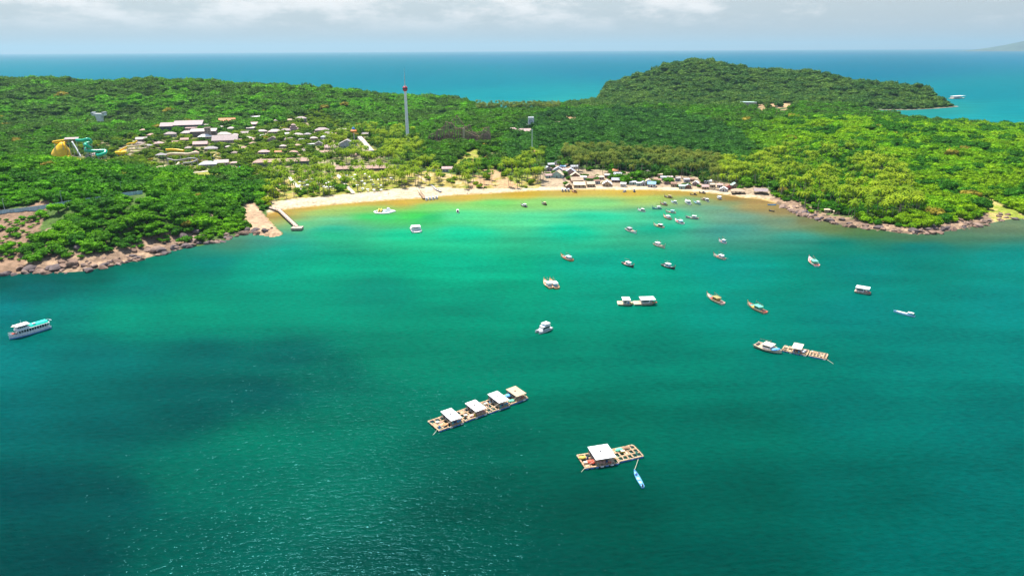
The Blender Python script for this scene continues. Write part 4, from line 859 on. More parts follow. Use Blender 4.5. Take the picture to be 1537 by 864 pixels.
# wooden roller coaster: brown trestle humps --------------------------------------------
x, y, z = hit(690, 216, 760); s = mpp(x, y, z) * 0.9; t_ = empty('wooden_roller_coaster', (x, y, z), 0, 'brown wooden roller coaster with tall trestle humps right of the tower', 'roller coaster')
M_COAST = mat('coaster_timber', (0.25, 0.16, 0.125), 0.9, 0.25, 0.5)
hump = [(-54, 8), (-50, 18), (-42, 25), (-36, 26), (-30, 31), (-22, 38), (-12, 40), (-4, 36), (4, 28), (12, 26), (18, 20), (26, 15), (34, 17), (40, 24), (45, 27), (49, 22), (52, 12)]
tb, kb = MB(), MB()
for lane, (oy, k) in enumerate(((0, 0.80), (11, 1.0), (24, 0.62))):
    P3 = [Vector((a * s * (1 - .12 * lane) + lane * 4.5, oy, b_ * s * k * (1 + .16 * math.sin(a * .5 + lane * 2)))) for a, b_ in hump]
    for a, b_ in zip(P3[:-1], P3[1:]):
        n = max(2, int((b_ - a).length / 4.6)); kb.bar(a - Vector((0, 1.1, 0)), b_ - Vector((0, 1.1, 0)), 0.4); kb.bar(a + Vector((0, 1.1, 0)), b_ + Vector((0, 1.1, 0)), 0.4)
        for i in range(n):
            p = a.lerp(b_, i / n)
            tb.bar((p.x, p.y - 1.3, -1), (p.x, p.y - 1.3, p.z), 0.42); tb.bar((p.x, p.y + 1.3, -1), (p.x, p.y + 1.3, p.z), 0.42)
            q = a.lerp(b_, (i + 1) / n); tb.bar((p.x, p.y - 1.3, max(0, p.z - 7)), (q.x, q.y - 1.3, q.z - 0.3), 0.34)
            for hz in np.arange(5, min(p.z, q.z), 6.5): tb.bar((p.x, p.y - 1.3, hz), (q.x, q.y - 1.3, hz), 0.3)
tb.build('trestle', M_COAST, t_); kb.build('track', mat('coaster_rail', (0.40, 0.25, 0.17), 0.8), t_)
MB().box(6 * s, 9 * s, -5, -3, -1, 26 * s).build('lift_shaft', mat('pale_timber', (0.46, 0.33, 0.24), 0.8), t_)
for a in np.linspace(-54, 54, 12): clear(x + a * s, y + 16, 13); clear(x + a * s, y - 3, 7)

# water park ------------------------------------------------------------------------------
M_YEL = mat('slide_yellow', (0.85, 0.50, 0.01), 0.35, 0.1, 0.4); M_GRN = mat('slide_green', (0.005, 0.40, 0.23), 0.3, 0.1, 0.4); M_CRM = mat('slide_cream', (0.58, 0.46, 0.28), 0.45, 0.15, 0.4); M_GSL = mat('slide_grey', (0.30, 0.28, 0.25), 0.5, 0.15, 0.4)
def base_at(px, py): 
    x, y, z = hit(px, py, 640); return x, y, z, mpp(x, y, z)
def spts(ref, pts):
    x, y, z, s = ref; return [(a * s - 0, dy, b_ * s) for a, b_, dy in pts]
def slide(label, px, py, pts, r, m, supports=True, name='water_slide', half=False):
    ref = base_at(px, py); x, y, z, s = ref; t = empty(name, (x, y, z), 0, label, 'water slide', 'slides of the water park'); P3 = spts(ref, pts)
    Q = []
    for i in range(len(P3) - 1):
        p0, p1, p2, p3 = [Vector(P3[max(0, min(len(P3) - 1, j))]) for j in (i - 1, i, i + 1, i + 2)]
        for k in range(5):
            u = k / 5; Q.append(0.5 * ((2 * p1) + (-p0 + p2) * u + (2 * p0 - 5 * p1 + 4 * p2 - p3) * u * u + (-p0 + 3 * p1 - 3 * p2 + p3) * u ** 3))
    Q.append(Vector(P3[-1])); MB().tube(Q, r * s, 10).build('tube', m, t, smooth=True)
    if supports:
        for q in Q[::5]:
            if q.z > 2: MB().tube([(q.x, q.y, -1), (q.x, q.y, q.z - r * s * 0.8)], 0.28, 6).build('support_post', M_STEEL, t)
    for q in Q[::3]: clear(x + q.x, y + q.y, 6); clear(x + q.x, y + q.y - 9, 5)
    return t
# yellow funnel
x, y, z, s = base_at(92, 240); t_ = empty('funnel_slide', (x, y, z), 0, 'giant yellow half funnel slide beside the tall timber tower', 'water slide', 'slides of the water park')
rings = []
for i, (ax_, rad) in enumerate(((0, 17), (5, 16.6), (10, 14.6), (15, 11), (19, 7), (23, 3.2))):
    ring = []
    for k in range(20):
        a = 2 * math.pi * k / 20; c_, s_ = math.cos(a) * rad, math.sin(a) * rad
        ring.append(((-3 + ax_ * 0.28 + c_ * 0.82) * s, (s_ * 0.7 + 6) * s, max(0.3, (2 + ax_ * 1.0 - c_ * 0.16)) * s))
    rings.append(ring)
MB().loft(rings).build('funnel', M_YEL, t_, smooth=True)
mb = MB()
for k in range(8):
    a = 2 * math.pi * k / 8; mb.tube([(-3 * s + 14 * s * math.cos(a), (6 + 11 * math.sin(a)) * s, -1), (-3 * s + 14 * s * math.cos(a), (6 + 11 * math.sin(a)) * s, 3 * s)], 0.4, 6)
mb.build('support_frame', M_STEEL, t_); clear(x, y + 8, 20); clear(x - 8, y - 8, 10); clear(x + 8, y - 8, 10)
slide('yellow tube curving from the timber tower into the giant funnel', 95, 240, [(12, 29, 2), (4, 28, 0), (-8, 26.5, 0), (-11, 25, 4), (-4, 24.5, 7), (4, 24, 6)], 1.7, M_YEL)
slide('yellow wavy tube running out of the funnel to the right', 112, 247, [(-10, 11, 4), (0, 10, 0), (8, 7, 0), (12, 5, 0), (6, 4, -3), (-2, 6, -4), (-2, 2, -6), (8, 1.8, -6), (12, 1.5, -4)], 1.35, M_YEL)
slide('second yellow slide loop right of the grey pointed pavilion', 152, 247, [(-8, 6, 0), (2, 5.5, 0), (10, 4, 0), (6, 3, -4), (-6, 2.5, -5)], 1.2, M_YEL)
x, y, z, s = base_at(140, 242)
slide('green coiled tube slide dropping from the tall timber tower', 140, 242, [(-19, 31, 0), (-10, 30.5, 0), (-3, 32, 2), (-4, 27, 8), (-9, 25, 3), (-4, 24, -3), (-3, 20, 3), (-10, 19, 6), (-8, 16, 0), (0, 15.5, -2), (9, 15, 0), (18, 14.5, 4), (19, 11.5, 0), (12, 9, -3), (7, 11, 1), (14, 12, 4)], 2.3, M_GRN)
slide('pale straight chute descending right from the timber tower', 118, 240, [(-4, 27, 0), (4, 16, -4), (11, 6, -8)], 1.0, M_WHITE)
x, y, z, s = base_at(183, 237); t_ = empty('bowl_slide', (x, y, z), 0, 'yellow bowl slide on posts above the small blue pool', 'water slide', 'slides of the water park')
MB().lathe([(3 * s, 4.2 * s), (7.2 * s, 6.5 * s), (7.8 * s, 9.5 * s), (7.4 * s, 9.5 * s), (6.6 * s, 7 * s), (2.5 * s, 5 * s)], 18).build('bowl', M_YEL, t_, smooth=True)
mb = MB()
for k in range(6): a = k * 1.047; mb.tube([(6 * s * math.cos(a), 6 * s * math.sin(a), -1), (6 * s * math.cos(a), 6 * s * math.sin(a), 6 * s)], 0.3, 6)
mb.build('support_frame', M_STEEL, t_); MB().tube([(-2 * s, 0, 10 * s), (4 * s, 2, 13 * s), (8 * s, 4, 15 * s)], 1.3 * s, 8).build('entry_tube', M_YEL, t_); clear(x, y, 9); clear(x, y - 12, 9)
slide('pale grey slide tangle left of the square thatched hut', 204, 229, [(-16, 8, 6), (-6, 9, 3), (4, 10, 0), (12, 11, 3), (16, 7, 6), (8, 5, 2), (-4, 5.5, -2), (-10, 4, 0), (0, 2, -5), (12, 3, -4)], 1.1, M_CRM)
slide('yellow chute crossing above the pale slide tangle', 198, 224, [(-9, 6, 4), (-2, 8, 2), (6, 9, 0), (10, 12, 0)], 1.0, M_YEL)
slide('long cream tube slide starting at the pointed slide tower', 272, 243, [(-22, 9, 2), (-14, 11.5, 0), (0, 11.5, 0), (12, 11, 0), (20, 12.5, 2), (24, 11, 6)], 2.2, M_CRM)
slide('three lane yellow racing slide behind the long cream tube', 260, 236, [(-14, 9.5, 8), (0, 10, 6), (14, 8, 6)], 1.6, M_YEL)
slide('grey and cream open flume below the long cream tube', 272, 250, [(-20, 11, 2), (-8, 9, 0), (4, 10, 0), (16, 12, 0), (24, 9.5, 3), (18, 6.5, -2), (6, 5.5, -3)], 1.3, M_GSL)
slide('cream tube slide ending above the teal pool', 256, 256, [(-18, 4.5, 2), (-6, 5, 0), (4, 5.5, 0), (10, 7.5, 2), (11, 10, 5)], 1.9, M_CRM)
slide('cream spiral slide right of the grey hip roofed restaurant', 328, 243, [(-11, 13, 2), (-2, 13.5, 0), (2, 11, 3), (-5, 10, 4), (-6, 8, 0), (2, 7.5, -2), (3, 5, 2), (-5, 4, 2), (4, 2.5, -2), (10, 2, 0)], 1.0, mat('slide_pale_yellow', (0.70, 0.56, 0.18), 0.4))
x, y, z, s = base_at(230, 258); t_ = empty('funnel_slide', (x, y, z), R(20), 'cream funnel slide with a wide open mouth facing the sea', 'water slide', 'slides of the water park')
MB().loft([[(a * s * 0.2 + 0.4 * dx * s, (dx - 6) * s * 0.9, (6 + b_ * 1.0) * s * 0.8) for a, b_ in [(5 * r_ * math.cos(2 * math.pi * k / 18), r_ * math.sin(2 * math.pi * k / 18)) for k in range(18)]] for dx, r_ in ((0, 5.4), (0.3, 5.2), (0.4, 4.9), (4, 3.2), (9, 2), (14, 1.6))]).build('funnel', M_CRM, t_, smooth=True)
o = MB().lathe([(0.2, 0), (4.6 * s, 0.02)], 18).build('mouth_lining', mat('slide_terracotta', (0.42, 0.2, 0.1), 0.6), t_); o.rotation_euler = (R(90), 0, 0); o.location = (0, -5.5 * s, 4.8 * s)
mb = MB()
for dx in (-3, 3):
    for dy in (-3, 5): mb.tube([(dx * s, dy * s, -1), (dx * s, dy * s, 3.5 * s)], 0.3, 6)
mb.build('support_frame', M_STEEL, t_); clear(x, y, 8); clear(x, y - 11, 7)
def pool(label, px, py, w, d, col):
    x, y, z, s = base_at(px, py); t = empty('pool', (x, y, z + 0.15), 0, label, 'pool', 'pools of the water park'); n = 18
    MB().lathe([(w * s, -0.6), (w * s, 0.25), (w * s * .9, 0.25), (w * s * .9, 0.1)], n, ax=(1, d)).build('rim', M_CONC, t); MB().lathe([(w * s * .89, -0.5), (w * s * .89, 0.12)], n, ax=(1, d)).build('pool_water', mat('pool_water_' + col, {'teal': (0.01, 0.26, 0.26), 'blue': (0.05, 0.45, 0.62)}[col], 0.1, 0.1, 0.5), t)
    clear(x, y, w * s + 2); clear(x, y - 8, w * s)
pool('teal pool at the foot of the cream tube slides', 272, 256, 9, 1.3, 'teal'); pool('bright blue pool under the yellow bowl slide', 183, 240, 7, 1.2, 'blue'); pool('small blue pool by the pink kiosk below the resort', 362, 251, 5, 1.2, 'blue')
# swing ride
x, y, z = hit(532, 213, 700); s = mpp(x, y, z); t_ = empty('carousel_ride', (x, y, z), 0, 'orange topped swing ride with a blue cap on a thin pole', 'fairground ride'); clear(x, y, 5); clear(x, y - 10, 5)
MB().tube([(0, 0, -1), (0, 0, 17 * s)], 0.4, 8).build('mast', M_WHITE, t_); MB().lathe([(1, 13.5 * s), (4.6 * s, 15 * s), (5 * s, 16.5 * s), (2 * s, 18.5 * s)], 14).build('canopy', mat('ride_orange', (0.62, 0.20, 0.04), 0.6), t_); MB().lathe([(2.8 * s, 18.5 * s), (1.8 * s, 20.5 * s), (0.2, 22 * s)], 12).build('cap', mat('ride_blue', (0.05, 0.18, 0.42), 0.5), t_)
# grassy ramp with seat rows
a = np.array(hit(540, 213, 700)); b_ = np.array(hit(558, 227, 650)); t_ = empty('ramp', tuple(a), math.atan2(b_[1] - a[1], b_[0] - a[0]), 'pale sloping stage ramp on the bright green bank', 'ramp'); Ln = float(np.linalg.norm(b_[:2] - a[:2]))
MB().add([(0, -3, -1), (Ln, -3, -1), (Ln, 3, -1), (0, 3, -1), (0, -3, 7), (Ln, -3, 0.5 + b_[2] - a[2]), (Ln, 3, 0.5 + b_[2] - a[2]), (0, 3, 7)], [(3, 2, 1, 0), (4, 5, 6, 7), (0, 1, 5, 4), (1, 2, 6, 5), (2, 3, 7, 6), (3, 0, 4, 7)]).build('deck', mat('ramp_grey', (0.42, 0.36, 0.34), 0.8), t_)
KEEP_LINES.append((a[0], a[1], b_[0], b_[1], 9)); KEEP_LINES.append((a[0], a[1] - 14, b_[0], b_[1] - 14, 7))

# paths, piers, fence ------------------------------------------------------------------
def strip_path(name, px, width, m, kind='structure', lift=0.12, rail=None):
    pts = [hit(a, b_) for a, b_ in px]; V = []; F = []
    dense = []
    for (p, q) in zip(pts[:-1], pts[1:]):
        n = max(1, int(math.dist(p, q) / 4))
        for i in range(n): dense.append([p[k] + (q[k] - p[k]) * i / n for k in range(3)])
    dense.append(list(pts[-1])); A_ = np.array(dense); zz = np.maximum(terrain(A_[:, :2]), 0.1)
    for i in range(len(A_)):
        d = A_[min(i + 1, len(A_) - 1), :2] - A_[max(i - 1, 0), :2]; d = d / (np.linalg.norm(d) + 1e-9); nrm = np.array([-d[1], d[0]]) * width / 2
        for sg, dz in ((1, lift), (-1, lift), (-1, -0.6), (1, -0.6)): V.append((A_[i, 0] + sg * nrm[0], A_[i, 1] + sg * nrm[1], zz[i] + dz))
    for i in range(len(A_) - 1):
        for k in range(4): F.append((4 * i + k, 4 * i + (k + 1) % 4, 4 * i + 4 + (k + 1) % 4, 4 * i + 4 + k))
    F += [(3, 2, 1, 0), tuple(4 * (len(A_) - 1) + k for k in range(4))]
    for i in range(0, len(A_), 2): clear(A_[i, 0], A_[i, 1], width / 2 + 1.2); clear(A_[i, 0], A_[i, 1] - 6, width / 2 + 1.5)
    return tag(MB().add(V, F).build(name, m), kind=kind)
M_PAVE = mat('pale_paving', (0.50, 0.44, 0.36), 0.9, 0.12, 0.6)
strip_path('footpath', [(434, 266), (441, 274), (446, 280), (451, 285)], 3.2, M_PAVE)
strip_path('footpath', [(507, 262), (513, 271), (521, 280), (531, 290)], 3.2, M_PAVE)
strip_path('road', [(256, 264), (280, 260), (310, 257.5), (345, 253), (385, 252)], 4.5, mat('sandy_road', (0.46, 0.40, 0.33), 0.95, 0.12, 0.3))
strip_path('footpath', [(612, 250), (625, 262), (640, 273)], 3, mat('earth_path', (0.42, 0.31, 0.19), 0.95, 0.2, 0.3))
strip_path('footpath', [(822, 250), (840, 262), (856, 281)], 2.6, mat('lane_earth', (0.16, 0.11, 0.09), 0.95, 0.2, 0.3))
def pier(label, pts, width, zdeck, m, platform=None, name='pier', group=None):
    x0, y0 = pts[0]; t = empty(name, (x0, y0, 0), 0, label, 'pier', group); d = MB(); rl = MB()
    for (a, b_) in zip(pts[:-1], pts[1:]): d.bar((a[0] - x0, a[1] - y0, zdeck), (b_[0] - x0, b_[1] - y0, zdeck), width, 0.3)
    d.build('deck', m, t)
    for (a, b_) in zip(pts[:-1], pts[1:]):
        L_ = math.dist(a, b_); n = max(2, int(L_ / 5)); u = Vector((b_[0] - a[0], b_[1] - a[1], 0)).normalized(); nn = Vector((-u.y, u.x, 0)) * (width / 2 - .15)
        for i in range(n):
            p = Vector((a[0] - x0, a[1] - y0, 0)) + u * (L_ * (i + .5) / n)
            for sg in (1, -1): MB().tube([p + nn * sg + Vector((0, 0, -3)), p + nn * sg + Vector((0, 0, zdeck + 0.9))], 0.14, 6).build('pile', M_DWOOD, t)
        for sg in (1, -1): rl.bar(Vector((a[0] - x0, a[1] - y0, zdeck + .9)) + nn * sg, Vector((b_[0] - x0, b_[1] - y0, zdeck + .9)) + nn * sg, 0.1)
    rl.build('rail', M_DWOOD, t)
    if platform:
        (cx, cy, w_, d_) = platform; MB().cbox(cx - x0, cy - y0, zdeck - 0.6, w_, d_, 1.5).build('platform', m, t)
    return t
g2 = lambda a, b_, z=1.6: tuple(at_z(a, b_, z)[:2])
e1, e2, e3, e4 = g2(373, 304, 3), g2(392, 307, 2.4), g2(419, 315.5), g2(446, 341)
pier('long bent pier from the rocky left point ending in a small platform', [e1, e2, e3, e4], 3.0, 1.9, mat('pier_planks', (0.42, 0.33, 0.26), 0.85, 0.2, 1), platform=(e4[0] + 0.5, e4[1] - 1.5, 7.5, 6))
pier('rough brown timber jetty crossing the sand to the moored boats', [g2(626, 281, 2), g2(631, 290, 1.5), g2(637, 297.5, 1.2)], 2.6, 1.1, M_WOOD, group=None)
pier('grey boardwalk from the scrub down to the beach right of the timber jetty', [g2(646, 276, 2.5), g2(655, 284, 2.2), g2(662, 287.5, 1.8)], 2.4, 2.0, M_CONC, name='boardwalk')
fpx = [(-8, 324), (0, 322.5), (40, 318.5), (76, 312), (100, 308), (130, 303.5), (160, 299.5), (188, 295), (214, 291)]
fp = [hit(a, b_) for a, b_ in fpx]; t_ = empty('fence', fp[4], 0, 'long blue grey sheet metal fence crossing the left headland', 'fence'); ox, oy, oz = fp[4]
M_FEN = mat('fence_sheet', (0.36, 0.50, 0.53), 0.55, 0.14, 0.5, stretch=(2, 2, 0.3))
for i, (a, b_) in enumerate(zip(fp[:-1], fp[1:])):
    n = max(1, int(math.dist(a[:2], b_[:2]) / 6))
    MB().add([(a[0] - ox, a[1] - oy, a[2] - oz - .8), (b_[0] - ox, b_[1] - oy, b_[2] - oz - .8), (b_[0] - ox, b_[1] - oy, b_[2] - oz + 2.5), (a[0] - ox, a[1] - oy, a[2] - oz + 2.5), (a[0] - ox, a[1] - oy + .12, a[2] - oz - .8), (b_[0] - ox, b_[1] - oy + .12, b_[2] - oz - .8), (b_[0] - ox, b_[1] - oy + .12, b_[2] - oz + 2.5), (a[0] - ox, a[1] - oy + .12, a[2] - oz + 2.5)],
             [(0, 1, 2, 3), (7, 6, 5, 4), (3, 2, 6, 7), (0, 3, 7, 4), (1, 5, 6, 2), (0, 4, 5, 1)]).build('sheet_panel', M_FEN, t_)
    for k in range(n):
        u = k / n; q = [a[j] + (b_[j] - a[j]) * u for j in range(3)]; MB().box(q[0] - ox - .08, q[0] - ox + .08, q[1] - oy - .12, q[1] - oy - .01, q[2] - oz - .8, q[2] - oz + 2.65).build('post', M_STEEL, t_)
    KEEP_LINES.append((a[0], a[1] - 5, b_[0], b_[1] - 5, 7)); KEEP_LINES.append((a[0], a[1] + 5, b_[0], b_[1] + 5, 4))

for a_, b_ in ((374, 312), (377, 322), (381, 332), (388, 342), (398, 347), (408, 350)):
    q_ = at_z(a_, b_, 2); clear(q_[0], q_[1], 8.5)
for a_, b_ in ((372, 346), (380, 350), (366, 338)):
    q_ = at_z(a_, b_, 1); clear(q_[0], q_[1], 5)
# sun umbrellas on the lawn ----------------------------------------------------------------
um = None; ru = random.Random(5); nu = 0
rows_ = [(450, 276, 20), (452, 282, 22), (470, 272, 26), (478, 279, 24), (486, 285, 22), (500, 268, 40), (520, 266, 55), (530, 274, 52), (538, 281, 45), (545, 288, 36), (556, 270, 42)]
for rx, ry, rw in rows_:
    for k in range(4):
        px, py = rx + rw * k / 4 + ru.uniform(-2, 2), ry + ru.uniform(-1.5, 1.5); x, y, z = hit(px, py); nu += 1
        side = 'left' if px < 505 else 'right'
        lb = 'white sun umbrella standing on the palm lawn %s of the right footpath' % side
        if um is None:
            um = empty('sun_umbrella', (x, y, z), 0, lb, 'umbrella', 'white umbrellas %s of the footpath' % side)
            MB().tube([(0, 0, -.2), (0, 0, 2.5)], 0.05, 6).build('pole', M_STEEL, um); MB().lathe([(1.75, 2.15), (1.72, 2.22), (0.05, 2.8)], 4).build('canopy', M_WHITE, um)
            MB().cbox(0.9, -1.4, 0.35, 0.7, 1.9, 0.12).build('lounger', M_WHITE, um)
        else: copy_thing(um, (x, y, z), ru.uniform(0, 3), lb, group='white umbrellas %s of the footpath' % side)
        clear(x, y, 2.2); clear(x, y - 4, 2.2)

# boulders of the rocky shores ------------------------------------------------------------------
M_ROCK = [mat('boulder_rock_a', (0.21, 0.135, 0.095), 0.95, 0.3, 0.8, bump=0.25), mat('boulder_rock_b', (0.27, 0.185, 0.14), 0.95, 0.28, 0.7, bump=0.25), mat('boulder_rock_c', (0.13, 0.10, 0.095), 0.95, 0.3, 0.8, bump=0.25)]
ROCKS = []
for i in range(6):
    r = np.random.default_rng(90 + i); v, f = ICO3[0].copy(), ICO3[1]
    dsp = np.zeros(len(v))
    for k in range(7):
        d = r.normal(size=3); d /= np.linalg.norm(d); c_ = v @ d; cut = r.uniform(0.45, 0.8); over = np.maximum(c_ - cut, 0); v = v - over[:, None] * d * 0.9
    v = v * (1 + 0.16 * (fbm(v[:, 0] * 2.2 + i * 9, v[:, 1] * 2.2 + v[:, 2] * 1.7, i)[:, None] - 0.5)) * np.array([1.15, 0.85, 0.62])
    ROCKS.append(MB().add(v, f).mesh('boulder'))
rr = np.random.default_rng(5); cand = []
seg = np.concatenate([fw[3:22], fw[48:]]) if False else fw
for i in range(len(front) - 1):
    a, b_ = fw[i], fw[i + 1]; pxm = (front[i][0] + front[i + 1][0]) / 2
    if 395 < pxm < 1170 or pxm < -40 or pxm > 1560: continue
    L_ = np.linalg.norm(b_ - a)
    for k in range(int(L_ / 0.55)):
        u = rr.random(); p = a + (b_ - a) * u; nrm = np.array([-(b_ - a)[1], (b_ - a)[0]]) / L_; off = rr.gamma(2.0, 3.2) - 4.0
        cand.append((p + nrm * off, off))
cp = np.array([c[0] for c in cand]); cs_ = sdf(cp); cz = terrain(cp); cxp, cyp = to_px(cp[:, 0], cp[:, 1], np.maximum(cz, 0)); ok = (cs_ > -3.2) & (cs_ < 17) & (cxp > -6) & (cxp < 1543)
ids = np.nonzero(ok)[0]; rr.shuffle(ids); nb = 0
for j in ids[:290]:
    sz = 0.8 + rr.gamma(1.6, 0.75); sz = min(sz, 4.2) * (1.0 if cxp[j] < 700 else 0.85); k = int(rr.integers(3)); o = bpy.data.objects.new('boulder', ROCKS[int(rr.integers(6))]); C.objects.link(o)
    o.location = (cp[j, 0], cp[j, 1], max(cz[j], -0.2) + sz * 0.12); o.rotation_euler = (rr.uniform(-.25, .25), rr.uniform(-.25, .25), rr.uniform(0, 6.28)); o.scale = (sz,) * 3
    if not o.data.materials: o.data.materials.append(M_ROCK[0])
    o.material_slots[0].link = 'OBJECT'; o.material_slots[0].material = M_ROCK[k]
    side = 'left headland' if cxp[j] < 700 else 'right shore'; szw = 'small' if sz < 1.6 else 'medium' if sz < 2.6 else 'large'; hue = ('reddish brown', 'pale brown', 'dark')[k]; wet = 'half in the water' if cs_[j] < 1 else 'on the rock bank'
    tag(o, '%s %s boulder %s along the %s' % (szw, hue, wet, side), 'boulder', '%s %s boulders %s, %s' % (szw, hue, wet, side))
for px, py, sz, lb in [(112, 398, 4.2, 'largest round grey boulder at the water under the green slope'), (118, 376, 4.0, 'dark boulder pile top jutting out of the green slope'), (236, 379, 4.0, 'large tan boulder at the right end of the left boulder bank'), (275, 358, 4.2, 'wide dark purple boulder on the little sand cove'), (298, 361, 4.0, 'rounded purple boulder beside the wide dark one'), (295, 350, 3.0, 'square black rock on the pale slope above the cove'), (222, 377, 2.6, 'small tan boulder next to the large tan one')]:
    x, y, z = hit(px, py); o = bpy.data.objects.new('boulder', ROCKS[nb % 6]); nb += 1; C.objects.link(o); o.location = (x, y, z + sz * 0.2); o.scale = (sz,) * 3; o.rotation_euler = (0, 0, nb * 1.3)
    o.material_slots[0].link = 'OBJECT'; o.material_slots[0].material = M_ROCK[2 if 'dark' in lb or 'black' in lb else 1 if 'tan' in lb else 0]; tag(o, lb, 'boulder'); clear(x, y, 4); clear(x, y - 4, 3)
# ================================================================== BOATS, RAFTS AND PEOPLE
BC = {'white': (0.74, 0.74, 0.72), 'cream': (0.66, 0.56, 0.42), 'black': (0.03, 0.028, 0.03), 'orange': (0.55, 0.20, 0.06), 'red': (0.58, 0.09, 0.05), 'brown': (0.26, 0.15, 0.08), 'blue': (0.10, 0.34, 0.62), 'teal': (0.10, 0.38, 0.36), 'cyan': (0.40, 0.66, 0.70), 'green': (0.12, 0.50, 0.32),
      'pink': (0.60, 0.32, 0.27), 'yellow': (0.62, 0.45, 0.06), 'grey': (0.30, 0.31, 0.32), 'tan': (0.48, 0.35, 0.22), 'mint': (0.01, 0.85, 0.56), 'sky': (0.30, 0.58, 0.78), 'olive': (0.30, 0.25, 0.08), 'navy': (0.03, 0.07, 0.20), 'sand': (0.52, 0.38, 0.24)}
def bp_(c): return mat('paint_' + c, BC[c], 0.55, 0.14, 1.6, dirt=np.array(BC[c]) * 0.68)
def hull_rings(L, Bm, fb, bow=1.1, stern=0.35, fine=1.6, tr=0.75, n=11, inner=0.4):
    rings = []
    for i in range(n):
        u = i / (n - 1); x = -L / 2 + L * u
        b = Bm / 2 * (tr + (1 - tr) * min(1, u / 0.35)) if u < 0.5 else Bm / 2 * max(0.035, (1 - ((u - 0.5) / 0.5) ** fine))
        zs = fb + stern * max(0, 0.35 - u) / 0.35 + bow * max(0, (u - 0.45) / 0.55) ** 2; zk = -0.5 + 0.9 * max(0, (u - .8) / .2) ** 1.5 * (fb * 0.9)
        bi = max(b - 0.14, 0.02); zd = zs - min(inner, zs - zk - .1)
        xo = x + 0.0
        rings.append([(xo, -b, zs), (xo, -bi, zs), (xo, -bi, zd), (xo, bi, zd), (xo, bi, zs), (xo, b, zs), (xo, b * 0.88, zs * 0.35), (xo, b * 0.5, zk), (xo, -b * 0.5, zk), (xo, -b * 0.88, zs * 0.35)])
    return rings
def ends(bow_px, stern_px, z=0.5):
    a, b_ = at_z(*bow_px, z), at_z(*stern_px, z); c = (a + b_) / 2; return (float(c[0]), float(c[1])), float(np.linalg.norm((a - b_)[:2])), math.atan2(a[1] - b_[1], a[0] - b_[0])
BAY = 'fishing boats moored in the bay'
def fishing_boat(label, bow_px, stern_px, hull='white', deck='tan', cabin='white', roof='white', cargo='red', beam=None, fb=0.9, cab_at=-0.18, cab_len=0.26, pole=True, boom=False, group=BAY, name='fishing_boat', L=None, heading=None, bow=1.1):
    (cx, cy), L0, h = ends(bow_px, stern_px); L = L or max(L0, 5.5); h = heading if heading is not None else h; Bm = beam or max(2.0, L * 0.29)
    t = empty(name, (cx, cy, 0), h, label, 'fishing boat', group)
    rings = hull_rings(L, Bm, fb, bow=bow)
    MB().loft(rings).build('hull', bp_(hull), t)
    mb = MB()                                                     # deck sheet just above the hull's inner floor
    top = [(p[2][0], p[2][1] * 0.985, p[2][2] + 0.03) for p in rings[:-1]]; bot = [(p[3][0], p[3][1] * 0.985, p[3][2] + 0.03) for p in rings[:-1]]
    n = len(top); mb.add(top + bot, [(i, i + 1, n + i + 1, n + i) for i in range(n - 1)]); mb.build('deck', bp_(deck), t)
    mb = MB()
    for sg in (0, 5):
        for i in range(len(rings) - 1): mb.bar(Vector(rings[i][sg]) + Vector((0, 0, -.12)), Vector(rings[i + 1][sg]) + Vector((0, 0, -.12)), 0.13, 0.16)
    mb.build('rub_rail', bp_('brown' if hull in ('white', 'cream', 'tan') else 'cream'), t)
    x0, x1 = L * (cab_at - cab_len / 2), L * (cab_at + cab_len / 2); bw = Bm * 0.30; z0 = fb - .38; ch = 1.75
    cb = MB().loft([[(x0, -bw, z), (x1, -bw, z), (x1, bw, z), (x0, bw, z)] for z in (z0, z0 + ch)]).build('cabin', bp_(cabin), t)
    wb = MB()
    for sy in (-1, 1): wb.box(x0 + .25, x1 - .25, sy * bw - .02 - (0.02 if sy < 0 else -0.0), sy * bw + .02 + (0.02 if sy > 0 else 0), z0 + 0.9, z0 + 1.45)
    wb.build('cabin_window', M_WIN, cb)
    MB().box(x0 - .35, x1 + .5, -bw - .3, bw + .3, z0 + ch, z0 + ch + .12).build('cabin_roof', bp_(roof), t)
    f0 = fb + 0.05
    MB().cbox(L * 0.12, 0.15 * Bm, fb - .12, L * 0.13, Bm * 0.34, 0.5).build('fish_box', bp_(cargo), t); MB().cbox(L * 0.13, -0.18 * Bm, fb - .15, L * 0.10, Bm * 0.28, 0.42).build('fish_box', bp_('cream' if cargo != 'cream' else 'blue'), t)
    v, f = ICO2; MB().add(v * np.array([L * .07, Bm * .2, .32]) + np.array([L * 0.26, 0, fb + .1]), f).build('net_heap', bp_('teal' if cargo != 'teal' else 'orange'), t)
    MB().cbox(-L * 0.41, 0, fb - 0.05, L * 0.09, Bm * 0.4, 0.6).build('engine_box', bp_('black'), t)
    tip = rings[-1][0]; MB().bar((tip[0] - .15, 0, tip[2] - .5), (tip[0] + .2, 0, tip[2] + .75), 0.22).build('stem_post', bp_(cargo if cargo != 'cream' else 'red'), t)
    if pole:
        MB().tube([(L * 0.06, 0, fb - .3), (L * 0.06, 0, fb + 3.6)], 0.07, 6).build('mast', M_WOOD, t)
        MB().bar((L * 0.06, 0, fb + 3.1), (-L * 0.36, 0, fb + 2.6), 0.09).build('lamp_boom', M_WOOD, t)
    if boom: MB().tube([(-L * .45, 0, fb + .2), (-L * .78, 0, fb + .7)], [0.12, 0.05], 6).build('stern_pole', M_WOOD, t)
    return t
F_ = fishing_boat
F_('brown boat with orange stern left of the two black boats', (842, 384), (859, 391), 'orange', 'brown', 'white', 'cyan', 'red')
F_('black hulled boat with white roof, left of two black boats', (951, 401), (935, 394), 'black', 'pink', 'white', 'white', 'cream', cab_at=0.0)
